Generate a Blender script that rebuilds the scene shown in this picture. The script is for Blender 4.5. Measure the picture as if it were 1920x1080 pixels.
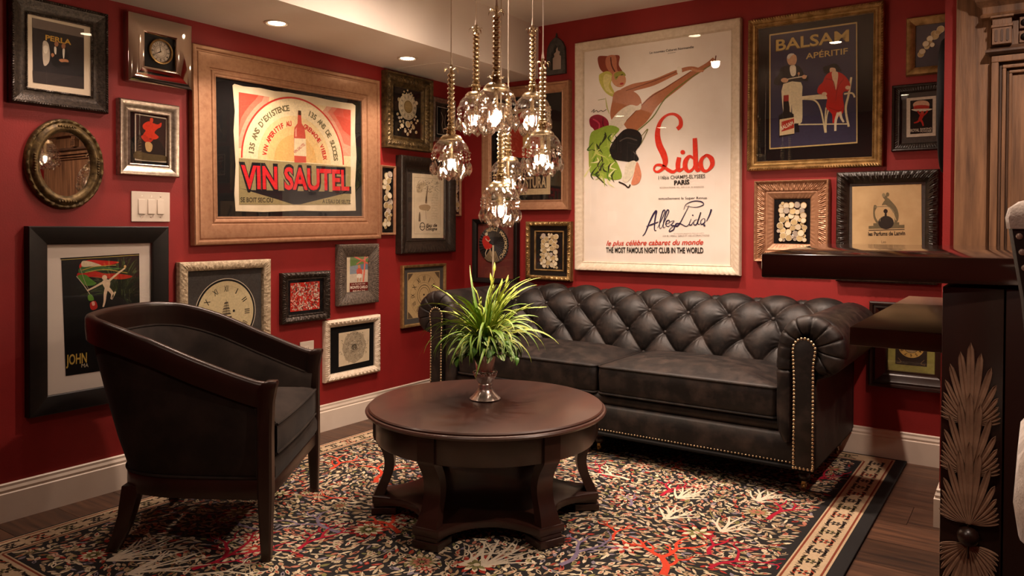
import bpy, bmesh, math, random
from mathutils import Vector, Matrix
from mathutils.geometry import tessellate_polygon

for o in list(bpy.data.objects):
    bpy.data.objects.remove(o, do_unlink=True)
SC = bpy.context.scene
COL = SC.collection
PI = math.pi
random.seed(7)

# ------------------------------------------------------------------ camera
CAM = Vector((3.4171, -4.3645, 1.2))
FW = Vector((-0.56620515, 0.82415291, -0.01355384))
RT = Vector((0.82418061, 0.56630547, 0.00494355))
UP = Vector((-0.01174986, 0.00837175, 0.99989592))
FPX, SHPX = 1429.94, 96.28
cd = bpy.data.cameras.new('camera')
cd.sensor_width = 36.0
cd.lens = FPX / 1920 * 36.0
cd.shift_y = -SHPX / 1920
cd.clip_start = 0.02
cam = bpy.data.objects.new('camera', cd)
COL.objects.link(cam)
cam.matrix_world = Matrix(((RT.x, UP.x, -FW.x, CAM.x), (RT.y, UP.y, -FW.y, CAM.y), (RT.z, UP.z, -FW.z, CAM.z), (0, 0, 0, 1)))
SC.camera = cam

# ------------------------------------------------------------------ world, exposure, lamp plan
w = bpy.data.worlds.new('world'); SC.world = w; w.use_nodes = True
w.node_tree.nodes['Background'].inputs[0].default_value = (1.0, 0.75, 0.55, 1)
w.node_tree.nodes['Background'].inputs[1].default_value = 0.02
SC.view_settings.view_transform = 'Standard'
SC.view_settings.look = 'None'
SC.view_settings.exposure = 0.0
SC.view_settings.gamma = 1.0
SC.view_settings.use_curve_mapping = False
try:
    SC.cycles.use_denoising = True
    SC.cycles.caustics_reflective = False
    SC.cycles.caustics_refractive = False
    SC.cycles.sample_clamp_indirect = 4.0
    SC.cycles.max_bounces = 10
    SC.cycles.transparent_max_bounces = 24
except Exception:
    pass
WARM = (1.0, 0.75, 0.60)
# recessed ceiling lamps: x, y, ceiling height, watts, half cone (deg), tilt target or None
SOFFIT_H, CEIL_H, SOFFIT_W = 2.2, 2.551, 0.628
DOWNLIGHTS = [
    (0.31, -1.906, SOFFIT_H, 50, 58), (0.315, -0.96, SOFFIT_H, 46, 58), (0.31, -2.85, SOFFIT_H, 20, 56),
    (1.42, -0.85, CEIL_H, 160, 52), (2.40, -0.85, CEIL_H, 185, 52),
    (1.25, -1.75, CEIL_H, 92, 86), (2.2, -1.6, CEIL_H, 40, 50),
    (3.6, -1.9, CEIL_H, 170, 74), (3.35, -3.25, CEIL_H, 60, 42), (2.3, -4.3, CEIL_H, 45, 82),  # unseen lamps added as fill for the cabinet, bar pier and armchair side
]
BULB_STRENGTH = 2000.0

# ------------------------------------------------------------------ helpers
def lin(h):
    if isinstance(h, (tuple, list)):
        return (h[0], h[1], h[2], 1)
    h = h.lstrip('#')
    c = [int(h[i:i + 2], 16) / 255 for i in (0, 2, 4)]
    return tuple((x / 12.92 if x <= .04045 else ((x + .055) / 1.055) ** 2.4) for x in c) + (1,)

MATS = {}
def mat(name, c1, c2=None, scale=8, rough=.5, metal=0, bump=0, bscale=None, stretch=None, coat=0, sheen=0, detail=6, rvar=0, spec=None, lo=.35, hi=.65):
    """procedural principled material: noise-mixed colour, noise bump"""
    if name in MATS: return MATS[name]
    m = bpy.data.materials.new(name); m.use_nodes = True
    nt = m.node_tree; N = nt.nodes; L = nt.links
    b = N['Principled BSDF']
    b.inputs['Base Color'].default_value = lin(c1)
    b.inputs['Roughness'].default_value = rough
    b.inputs['Metallic'].default_value = metal
    if coat: b.inputs['Coat Weight'].default_value = coat; b.inputs['Coat Roughness'].default_value = .12
    if sheen: b.inputs['Sheen Weight'].default_value = sheen; b.inputs['Sheen Roughness'].default_value = .4
    if spec is not None: b.inputs['Specular IOR Level'].default_value = spec
    if c2 or bump or rvar:
        tc = N.new('ShaderNodeTexCoord'); mp = N.new('ShaderNodeMapping')
        L.new(tc.outputs['Object'], mp.inputs[0])
        if stretch: mp.inputs['Scale'].default_value = stretch
        n = N.new('ShaderNodeTexNoise'); n.inputs['Scale'].default_value = scale; n.inputs['Detail'].default_value = detail
        n.inputs['Roughness'].default_value = .6
        L.new(mp.outputs[0], n.inputs['Vector'])
        if c2:
            r = N.new('ShaderNodeValToRGB'); r.color_ramp.elements[0].position = lo; r.color_ramp.elements[1].position = hi
            r.color_ramp.elements[0].color = lin(c1); r.color_ramp.elements[1].color = lin(c2)
            L.new(n.outputs['Fac'], r.inputs[0]); L.new(r.outputs[0], b.inputs['Base Color'])
        if rvar:
            mr = N.new('ShaderNodeMapRange'); mr.inputs[3].default_value = rough - rvar; mr.inputs[4].default_value = rough + rvar
            L.new(n.outputs['Fac'], mr.inputs[0]); L.new(mr.outputs[0], b.inputs['Roughness'])
        if bump:
            n2 = N.new('ShaderNodeTexNoise'); n2.inputs['Scale'].default_value = bscale or scale; n2.inputs['Detail'].default_value = 4
            L.new(mp.outputs[0], n2.inputs['Vector'])
            bp = N.new('ShaderNodeBump'); bp.inputs['Strength'].default_value = bump; bp.inputs['Distance'].default_value = .004
            L.new(n2.outputs['Fac'], bp.inputs['Height']); L.new(bp.outputs[0], b.inputs['Normal'])
    MATS[name] = m
    return m

def attr_mat(name, rough=.9, bump=.0):
    """print / weave whose colour is stored per piece"""
    if name in MATS: return MATS[name]
    m = bpy.data.materials.new(name); m.use_nodes = True
    N = m.node_tree.nodes; L = m.node_tree.links; b = N['Principled BSDF']
    a = N.new('ShaderNodeAttribute'); a.attribute_name = 'ink'
    n = N.new('ShaderNodeTexNoise'); n.inputs['Scale'].default_value = 90
    tc = N.new('ShaderNodeTexCoord'); L.new(tc.outputs['Object'], n.inputs['Vector'])
    mr = N.new('ShaderNodeMapRange'); mr.inputs[3].default_value = .72; mr.inputs[4].default_value = 1.15
    L.new(n.outputs['Fac'], mr.inputs[0])
    mx = N.new('ShaderNodeMix'); mx.data_type = 'RGBA'; mx.blend_type = 'MULTIPLY'; mx.inputs[0].default_value = 1
    L.new(a.outputs['Color'], mx.inputs[6]); L.new(mr.outputs[0], mx.inputs[7])
    L.new(mx.outputs[2], b.inputs['Base Color']); b.inputs['Roughness'].default_value = rough
    b.inputs['Specular IOR Level'].default_value = .2
    if bump:
        n2 = N.new('ShaderNodeTexNoise'); n2.inputs['Scale'].default_value = 400; L.new(tc.outputs['Object'], n2.inputs['Vector'])
        bp = N.new('ShaderNodeBump'); bp.inputs['Strength'].default_value = bump; bp.inputs['Distance'].default_value = .003
        L.new(n2.outputs['Fac'], bp.inputs['Height']); L.new(bp.outputs[0], b.inputs['Normal'])
    MATS[name] = m
    return m

def glass_mat(name, tint=(1, 1, 1, 1), ior=1.5, rough=.0, gloss=(1, 1, 1, 1), extra=0.0):
    """thin clear glass: Fresnel reflection over straight transmission"""
    if name in MATS: return MATS[name]
    m = bpy.data.materials.new(name); m.use_nodes = True
    nt = m.node_tree; N = nt.nodes; L = nt.links; N.remove(N['Principled BSDF'])
    t = N.new('ShaderNodeBsdfTransparent'); t.inputs[0].default_value = tint
    g = N.new('ShaderNodeBsdfGlossy'); g.inputs[0].default_value = gloss; g.inputs['Roughness'].default_value = rough
    fr = N.new('ShaderNodeFresnel')
    ge = N.new('ShaderNodeNewGeometry'); im = N.new('ShaderNodeMapRange'); im.inputs[3].default_value = ior; im.inputs[4].default_value = 1 / ior
    L.new(ge.outputs['Backfacing'], im.inputs[0]); L.new(im.outputs[0], fr.inputs[0])   # thin sheet: same reflection from both sides
    ad = N.new('ShaderNodeMath'); ad.operation = 'ADD'; ad.inputs[1].default_value = extra; ad.use_clamp = True
    L.new(fr.outputs[0], ad.inputs[0])
    mx = N.new('ShaderNodeMixShader'); L.new(ad.outputs[0], mx.inputs[0]); L.new(t.outputs[0], mx.inputs[1]); L.new(g.outputs[0], mx.inputs[2])
    L.new(mx.outputs[0], N['Material Output'].inputs[0])
    MATS[name] = m
    return m

def emit_mat(name, col, s):
    if name in MATS: return MATS[name]
    m = bpy.data.materials.new(name); m.use_nodes = True
    N = m.node_tree.nodes; N.remove(N['Principled BSDF'])
    e = N.new('ShaderNodeEmission'); e.inputs[0].default_value = lin(col); e.inputs[1].default_value = s
    m.node_tree.links.new(e.outputs[0], N['Material Output'].inputs[0])
    MATS[name] = m
    return m

class MB:
    def __init__(s): s.v = []; s.f = []; s.m = []; s.c = []
    def add(s, vs, fs, mi=0, col=None):
        k = len(s.v); s.v += [tuple(v) for v in vs]
        for f in fs: s.f.append([i + k for i in f]); s.m.append(mi); s.c.append(col)
        return s
    def box(s, x0, x1, y0, y1, z0, z1, mi=0):
        return s.add([(x0, y0, z0), (x1, y0, z0), (x1, y1, z0), (x0, y1, z0), (x0, y0, z1), (x1, y0, z1), (x1, y1, z1), (x0, y1, z1)],
                     [(3, 2, 1, 0), (4, 5, 6, 7), (0, 1, 5, 4), (1, 2, 6, 5), (2, 3, 7, 6), (3, 0, 4, 7)], mi)
    def loft(s, rings, closed=True, cap=(True, True), mi=0, loop=False):
        n = len(rings[0]); vs = [p for r in rings for p in r]; fs = []
        R = len(rings)
        for i in range(R if loop else R - 1):
            j = (i + 1) % R
            for k in range(n if closed else n - 1):
                l = (k + 1) % n
                fs.append((i * n + k, i * n + l, j * n + l, j * n + k))
        if closed and not loop:
            if cap[0]: fs.append(tuple(range(n - 1, -1, -1)))
            if cap[1]: fs.append(tuple((R - 1) * n + k for k in range(n)))
        return s.add(vs, fs, mi)
    def lathe(s, prof, n=24, c=(0, 0, 0), mi=0, fn=None, cap=(True, True)):
        rings = []
        for i, (r, z) in enumerate(prof):
            ring = []
            for k in range(n):
                a = 2 * PI * k / n; rr, zz = (r, z) if fn is None else fn(r, z, a, i)
                ring.append((c[0] + rr * math.cos(a), c[1] + rr * math.sin(a), c[2] + zz))
            rings.append(ring)
        if prof[0][1] > prof[-1][1]: rings.reverse(); cap = (cap[1], cap[0])
        return s.loft(rings, True, cap, mi)
    def tube(s, path, rad, n=8, mi=0, loop=False, cap=(True, True), flat=None):
        path = [Vector(p) for p in path]; rings = []; up = Vector((0, 0, 1)); prev = None
        for i, p in enumerate(path):
            if loop: t = path[(i + 1) % len(path)] - path[i - 1]
            else: t = path[min(i + 1, len(path) - 1)] - path[max(i - 1, 0)]
            t.normalize()
            if prev is None:
                a = t.cross(up)
                if a.length < .05: a = t.cross(Vector((1, 0, 0)))
                a.normalize()
            else:
                a = (prev - t * prev.dot(t)).normalized()
            prev = a; b = t.cross(a)
            r = rad[i] if isinstance(rad, (list, tuple)) else rad
            fl = flat or 1.0
            rings.append([p + a * (r * math.cos(2 * PI * k / n)) + b * (r * fl * math.sin(2 * PI * k / n)) for k in range(n)])
        return s.loft(rings, True, cap, mi, loop)
    def sphere(s, c, r, n=12, m=8, mi=0, sc=(1, 1, 1)):
        rings = []
        for i in range(1, m):
            a = PI * i / m
            rings.append([(c[0] + sc[0] * r * math.sin(a) * math.cos(2 * PI * k / n), c[1] + sc[1] * r * math.sin(a) * math.sin(2 * PI * k / n), c[2] - sc[2] * r * math.cos(a)) for k in range(n)])
        vs = [p for q in rings for p in q] + [(c[0], c[1], c[2] - r * sc[2]), (c[0], c[1], c[2] + r * sc[2])]
        fs = []; b = len(vs) - 2
        for i in range(m - 2):
            for k in range(n):
                l = (k + 1) % n; fs.append((i * n + k, i * n + l, (i + 1) * n + l, (i + 1) * n + k))
        for k in range(n):
            l = (k + 1) % n; fs.append((b, l, k)); fs.append((b + 1, (m - 2) * n + k, (m - 2) * n + l))
        return s.add(vs, fs, mi)
    def prism(s, pts, z0, z1, mi=0, axis='z'):
        """extrude a closed outline (x,y) from z0 to z1"""
        n = len(pts)
        A = [(p[0], p[1], z0) for p in pts]; B = [(p[0], p[1], z1) for p in pts]
        fs = [tuple(range(n - 1, -1, -1)), tuple(range(n, 2 * n))] + [(k, (k + 1) % n, n + (k + 1) % n, n + k) for k in range(n)]
        vs = A + B
        if axis == 'y': vs = [(x, z, y) for x, y, z in vs]; fs = [tuple(reversed(f)) for f in fs]
        if axis == 'x': vs = [(z, x, y) for x, y, z in vs]
        return s.add(vs, fs, mi)
    def mesh(s, name, mats, smooth=30, bevel=0, bseg=2):
        me = bpy.data.meshes.new(name); me.from_pydata(s.v, [], s.f)
        if not isinstance(mats, (list, tuple)): mats = [mats]
        for m in mats: me.materials.append(m)
        me.polygons.foreach_set('material_index', s.m)
        if any(c is not None for c in s.c):
            at = me.attributes.new('ink', 'FLOAT_COLOR', 'FACE')
            buf = []
            for c in s.c: buf += list(c or (1, 1, 1, 1))
            at.data.foreach_set('color', buf)
        if bevel:
            bm = bmesh.new(); bm.from_mesh(me); bmesh.ops.recalc_face_normals(bm, faces=bm.faces)
            es = [e for e in bm.edges if len(e.link_faces) == 2 and e.calc_face_angle(0) > .6]
            bmesh.ops.bevel(bm, geom=es, offset=bevel, segments=bseg, affect='EDGES', profile=.5, clamp_overlap=True)
            bm.to_mesh(me); bm.free()
        me.update()
        if smooth:
            me.shade_smooth()
            me.set_sharp_from_angle(angle=math.radians(smooth))
        return me
    def build(s, name, mats, parent=None, smooth=30, bevel=0, bseg=2, loc=None):
        return obj(name, s.mesh(name, mats, smooth, bevel, bseg), parent, loc)

def obj(name, me, parent=None, loc=None, rot=None, scale=None, M=None):
    o = bpy.data.objects.new(name, me); COL.objects.link(o)
    if parent: o.parent = parent
    if M is not None: o.matrix_local = M
    if loc is not None: o.location = loc
    if rot is not None: o.rotation_euler = rot
    if scale is not None: o.scale = scale
    return o
def tag(o, label=None, cat=None, group=None, kind=None):
    if label: o['label'] = label
    if cat: o['category'] = cat
    if group: o['group'] = group
    if kind: o['kind'] = kind
    return o
def thing(name, label, cat, loc=(0, 0, 0), rotz=0, group=None, M=None):
    o = bpy.data.objects.new(name, None); COL.objects.link(o); o.empty_display_size = .05
    if M is not None: o.matrix_world = M
    else: o.location = loc; o.rotation_euler = (0, 0, rotz)
    return tag(o, label, cat, group)
def struct(o): o['kind'] = 'structure'; return o
def lerp(a, b, t): return a + (b - a) * t
def smooth01(t): t = max(0, min(1, t)); return t * t * (3 - 2 * t)
def interp(tab, x):
    if x <= tab[0][0]: return tab[0][1]
    for (a, va), (b, vb) in zip(tab, tab[1:]):
        if x <= b: return lerp(va, vb, (x - a) / (b - a))
    return tab[-1][1]
def catmull(pts, n=6, closed=False):
    P = [Vector(p) for p in pts]; out = []; N = len(P)
    for i in range(N if closed else N - 1):
        p0 = P[(i - 1) % N] if closed or i > 0 else P[0]
        p1, p2 = P[i], P[(i + 1) % N]
        p3 = P[(i + 2) % N] if closed or i + 2 < N else P[-1]
        for k in range(n):
            t = k / n; t2 = t * t; t3 = t2 * t
            out.append(.5 * ((2 * p1) + (p2 - p0) * t + (2 * p0 - 5 * p1 + 4 * p2 - p3) * t2 + (3 * p1 - p0 - 3 * p2 + p3) * t3))
    if not closed: out.append(P[-1])
    return out
def rrect(x0, x1, y0, y1, r, n=5):
    out = []
    for cx, cy, a in ((x1 - r, y1 - r, 0), (x0 + r, y1 - r, 90), (x0 + r, y0 + r, 180), (x1 - r, y0 + r, 270)):
        for k in range(n + 1):
            t = math.radians(a + 90 * k / n); out.append((cx + r * math.cos(t), cy + r * math.sin(t)))
    return out

def pixel_ray(u, v):
    return FW + RT * ((u - 960) / FPX) - UP * ((v - (540 - SHPX)) / FPX)
def at_plane(u, v, axis, val):
    d = pixel_ray(u, v); return CAM + d * ((val - CAM[axis]) / d[axis])
def at_depth(u, v, D):
    d = pixel_ray(u, v); return CAM + d * (D / d.dot(FW))

# ------------------------------------------------------------------ materials
M_RED = mat('red_wall_paint', '#8d1816', '#7f1411', scale=3, rough=.62, bump=.12, bscale=160)
M_CEIL = mat('ceiling_paint', '#e4dad0', '#ded3c8', scale=2, rough=.8)
M_WHITE = mat('white_trim_paint', '#d9cbbb', '#d2c3b2', scale=5, rough=.45)
M_DARKWOOD = mat('espresso_wood', '#1d110d', '#2b1811', scale=5, rough=.32, stretch=(1, 1, .12), bump=.05, bscale=60)
M_TABLE = mat('table_walnut_stain', '#2b1812', '#402319', scale=3, rough=.36, stretch=(.25, 1.4, 1), coat=.25)
M_TABLELEG = mat('table_base_stain', '#23120d', '#331a13', scale=5, rough=.36, coat=.15)
M_LEATHER = mat('distressed_leather', '#130f0e', '#40332c', scale=13, rough=.5, spec=.35, rvar=.1, bump=.18, bscale=55, detail=12, lo=.45, hi=.88)
M_VELVET = mat('charcoal_velvet', '#211b18', '#352c27', scale=6, rough=.9, spec=.15, sheen=.04, lo=.4, hi=.75)
M_BRASS = mat('antique_brass', '#b3915a', '#8a6c3e', scale=30, rough=.28, metal=1)
M_NAIL = mat('brass_nail', '#cbb592', rough=.3, metal=1)
M_CHROME = mat('chrome', '#d8cbc0', rough=.05, metal=1)
M_SILVER = mat('silver_plate', '#d8cdc3', '#b9aca0', scale=20, rough=.24, metal=.8)
M_BRUSHED = mat('brushed_silver', '#b5a799', '#8d7f73', scale=60, rough=.32, metal=.9)
M_COPPER = mat('copper_leaf', '#ad8262', '#96694d', scale=40, rough=.42, metal=.35, stretch=(1, 1, 1), bump=.1, bscale=80, lo=.4, hi=.75)
M_GOLD = mat('old_gold', '#bd9b66', '#86693e', scale=25, rough=.4, metal=.7, bump=.2, bscale=120)
M_GOLDDK = mat('dark_gold', '#75603c', '#3d301d', scale=35, rough=.45, metal=.6, bump=.3, bscale=150)
M_BRONZE = mat('bronze_relief', '#42372e', '#1f1814', scale=90, rough=.4, metal=.5, bump=.3, bscale=150)
M_BLKFRAME = mat('black_frame', '#0e0a08', '#170f0c', scale=20, rough=.42, spec=.3, bump=.05)
M_EBONY = mat('carved_ebony', '#1b1511', '#2d241c', scale=40, rough=.36, bump=.25, bscale=130)
M_CREAMFRAME = mat('cream_frame', '#d9cab5', '#c9b8a0', scale=40, rough=.5, bump=.3, bscale=160)
M_TWEED = mat('woven_grey_frame', '#6b5d50', '#3c332c', scale=90, rough=.6, bump=.3, bscale=200)
M_GREYMAT = mat('grey_linen_mat', '#47423e', '#3b3733', scale=120, rough=.9)
M_BLACK = mat('black_mat', '#070606', '#0c0a0a', scale=60, rough=.85, spec=.2)
M_BLACKSATIN = mat('black_satin', '#080707', spec=.3, rough=.45)
M_CREAM = mat('cream_paper', '#e3d3b4', '#d6c4a2', scale=12, rough=.8)
M_POSTER = mat('poster_paper', '#efe5da', '#e9ddd0', scale=6, rough=.75)
M_TAN = mat('aged_paper', '#c6a97b', '#b89a6c', scale=10, rough=.8)
M_MATWHITE = mat('white_mat', '#d9cdc0', rough=.85)
M_CREAMMAT = mat('cream_mat', '#cdbca4', rough=.85)
M_INK = attr_mat('printed_ink', .7)
M_PANE = glass_mat('picture_glass', ior=1.35)
M_MIRROR = mat('mirror', '#d8cfc8', rough=.01, metal=1)
M_WALNUT = mat('carved_walnut', '#4c3423', '#8d6748', scale=6, rough=.5, lo=.3, hi=.72, stretch=(6, 6, .45), bump=.3, bscale=30, detail=8)
M_WALNUTDK = mat('carved_walnut_dark', '#38261a', '#563c2a', scale=6, rough=.55, stretch=(4, 4, .6), bump=.15, bscale=30)
M_BAR = mat('bar_lacquer', '#20120d', '#301b14', scale=4, rough=.09, stretch=(.4, 4, 2), coat=.8)
M_COUNTER = mat('counter_lacquer', '#4a2f24', '#57382b', scale=9, rough=.36, coat=.15)
M_FEATHER = mat('pewter_carving', '#a08068', '#755a48', scale=20, rough=.42, metal=.1)
M_HIDE = mat('pale_hide', '#d6cbbf', '#b3a598', scale=60, rough=.9, bump=.3, bscale=300, sheen=.4)
M_ORANGEPAD = None

# ------------------------------------------------------------------ room shell
RX, RY = 5.2, -5.3
WING_X, WING_Y = 3.108, -0.87
fl = struct(MB().box(0, RX, RY, 0, -.1, -.016).build('floor', mat('subfloor', '#1a120d', rough=.9), smooth=0))
def plank_material():
    m = bpy.data.materials.new('walnut_plank'); m.use_nodes = True
    N = m.node_tree.nodes; L = m.node_tree.links; b = N['Principled BSDF']
    g = N.new('ShaderNodeNewGeometry'); oi = N.new('ShaderNodeObjectInfo')
    mu = N.new('ShaderNodeVectorMath'); mu.operation = 'SCALE'; L.new(oi.outputs['Random'], mu.inputs['Scale']); mu.inputs[0].default_value = (17, 9, 5)
    ad = N.new('ShaderNodeVectorMath'); L.new(g.outputs['Position'], ad.inputs[0]); L.new(mu.outputs[0], ad.inputs[1])
    mp = N.new('ShaderNodeMapping'); mp.inputs['Scale'].default_value = (1.2, 14, 1); L.new(ad.outputs[0], mp.inputs[0])
    n = N.new('ShaderNodeTexNoise'); n.inputs['Scale'].default_value = 3; n.inputs['Detail'].default_value = 8; L.new(mp.outputs[0], n.inputs['Vector'])
    r = N.new('ShaderNodeValToRGB'); r.color_ramp.elements[0].color = lin('#2f1e15'); r.color_ramp.elements[1].color = lin('#5e3f2c')
    r.color_ramp.elements[0].position = .3; r.color_ramp.elements[1].position = .75
    L.new(n.outputs['Fac'], r.inputs[0])
    hs = N.new('ShaderNodeHueSaturation'); mr = N.new('ShaderNodeMapRange'); mr.inputs[3].default_value = .65; mr.inputs[4].default_value = 1.25
    L.new(oi.outputs['Random'], mr.inputs[0]); L.new(mr.outputs[0], hs.inputs['Value']); L.new(r.outputs[0], hs.inputs['Color'])
    L.new(hs.outputs[0], b.inputs['Base Color']); b.inputs['Roughness'].default_value = .42
    bp = N.new('ShaderNodeBump'); bp.inputs['Strength'].default_value = .15; bp.inputs['Distance'].default_value = .003
    L.new(n.outputs['Fac'], bp.inputs['Height']); L.new(bp.outputs[0], b.inputs['Normal'])
    return m
PW = .235
pl_me = {}
def plank_mesh(L):
    k = round(L, 2)
    if k not in pl_me:
        pl_me[k] = MB().box(0, k - .002, 0, PW - .002, -.015, 0).mesh('plank', MP, smooth=0)
    return pl_me[k]
MP = plank_material()
y = -.69 + 3 * PW
row = 0
while y > RY:
    x = 0.0
    y0 = y - PW
    if y0 < 0:
        cuts = [0]
        cuts.append(round(random.choice([.45, .8, 1.15, 1.5]), 2))
        while cuts[-1] < RX: cuts.append(cuts[-1] + random.choice([1.2, 1.5, 1.8]))
        for a, b in zip(cuts, cuts[1:]):
            b = min(b, RX)
            if b - a < .05: continue
            obj('plank', plank_mesh(b - a), fl, (a, y0 if y <= .02 else y0, 0))
    y = y0; row += 1

struct(MB().box(-.12, 0, RY - .1, .12, -.1, 2.7).build('wall_left', M_RED, smooth=0))
struct(MB().box(0, RX + .1, 0, .12, -.1, 2.7).build('wall_back', M_RED, smooth=0))
struct(MB().box(WING_X, RX, WING_Y, 0, -.1, 2.7).build('wall_wing', M_RED, smooth=0))
struct(MB().box(RX, RX + .1, RY - .1, 0, -.1, 2.7).build('wall_right', M_RED, smooth=0))
struct(MB().box(0, RX, RY - .1, RY, -.1, 2.7).build('wall_front', M_RED, smooth=0))
struct(MB().box(-.05, RX + .05, RY - .05, .05, CEIL_H, CEIL_H + .1).build('ceiling', M_CEIL, smooth=0))
struct(MB().box(-.01, SOFFIT_W, RY, .01, SOFFIT_H, CEIL_H + .01).build('ceiling_soffit', M_CEIL, smooth=0))
# access panel seam on the underside of the soffit
pts = [at_plane(u, v, 2, SOFFIT_H - .001) for u, v in ((745, 128), (827, 116), (889, 132))]
pts = [(p.x, p.y, p.z) for p in pts]
struct(MB().tube(pts, .0025, 6).build('trim_1', M_CEIL))
BP = [(0, 0), (.018, 0), (.018, .113), (.0125, .117), (.0145, .128), (.009, .139), (.0095, .149), (.004, .1535), (0, .1535)]
struct(MB().loft([[(d, RY, z) for d, z in BP], [(d, 0, z) for d, z in BP]]).build('baseboard_left', M_WHITE, smooth=25))
struct(MB().loft([[(.018, -d, z) for d, z in BP], [(WING_X, -d, z) for d, z in BP]]).build('baseboard_back', M_WHITE, smooth=25))
struct(MB().loft([[(WING_X - d, 0, z) for d, z in BP], [(WING_X - d, WING_Y - d, z) for d, z in BP], [(3.146, WING_Y - d, z) for d, z in BP]]).build('baseboard_wing', M_WHITE, smooth=25))
# a plain cased doorway on the far right wall, seen only in the mirror
d1 = struct(MB().box(RX - .03, RX, -3.6, -2.7, 0, 2.05).build('door_1', M_WALNUT, smooth=0, bevel=.004))
for a, b, c, e in ((-3.5, -2.8, 1.15, 1.95), (-3.5, -2.8, .12, 1.02)):
    MB().box(RX - .042, RX - .03, a, b, c, e).build('panel', M_WALNUT, d1, smooth=0, bevel=.006)
MB().sphere((RX - .07, -3.53, 1.0), .028).build('knob', M_BRASS, d1)

# ------------------------------------------------------------------ recessed ceiling lamps
def downlight(x, y, z, watts, cone, label, group):
    t = thing('recessed_downlight', label, 'ceiling light', (x, y, z), 0, group)
    MB().lathe([(.062, 0), (.062, -.004), (.052, -.006), (.04, -.001), (.04, .0)], 28, cap=(False, False)).build('trim_ring', M_WHITE, t)
    MB().lathe([(.041, -.0025), (.001, -.003)], 24, cap=(False, False)).build('lens', emit_mat('lamp_lens', (1, .78, .52), 28), t)
    ld = bpy.data.lights.new('beam', 'SPOT'); ld.energy = watts; ld.color = WARM
    ld.spot_size = math.radians(2 * cone); ld.spot_blend = .85; ld.shadow_soft_size = .035
    lo = bpy.data.objects.new('beam', ld); COL.objects.link(lo); lo.parent = t; lo.location = (0, 0, -.02)
    return t
DL_LABELS = ['lit round downlight in the soffit over the wide copper framed poster',
             'lit round downlight in the soffit near the corner frames']
for i, (x, y, z, wt, cone) in enumerate(DOWNLIGHTS):
    if i < 2: downlight(x, y, z, wt, cone, DL_LABELS[i], 'soffit downlights')
    elif i == 2: downlight(x, y, z, wt, cone, 'lit round downlight in the soffit above the oval mirror', 'soffit downlights')
    else: downlight(x, y, z, wt, cone, 'unseen round downlight in the flat main ceiling', 'main ceiling downlights')  # all out of view, the added fill lamps among them

# ------------------------------------------------------------------ framed pictures: helpers
GC = {}
def glyphs(s, bold=0.0, shear=0.0):
    k = (s, bold, shear)
    if k not in GC:
        cu = bpy.data.curves.new('glyphs', 'FONT'); cu.body = s; cu.offset = bold; cu.shear = shear; cu.resolution_u = 3
        ob = bpy.data.objects.new('glyphs', cu)
        me = bpy.data.meshes.new_from_object(ob)
        vs = [(v.co.x, v.co.y) for v in me.vertices]; fs = [tuple(p.vertices) for p in me.polygons]
        bpy.data.objects.remove(ob); bpy.data.curves.remove(cu); bpy.data.meshes.remove(me)
        GC[k] = (vs, fs)
    return GC[k]
CAPH = max(v[1] for v in glyphs('H')[0])

BASIS = {'L': Matrix(((0, 0, 1, 0), (1, 0, 0, 0), (0, 1, 0, 0), (0, 0, 0, 1))),
         'B': Matrix(((1, 0, 0, 0), (0, 0, -1, 0), (0, 1, 0, 0), (0, 0, 0, 1)))}
def wall_matrix(wall, a, z, tilt=0):
    M = BASIS[wall].copy()
    loc = Vector((0.0, a, z)) if wall == 'L' else Vector((a, 0.0, z))
    return Matrix.Translation(loc) @ M @ Matrix.Rotation(math.radians(tilt), 4, 'Z')

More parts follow.
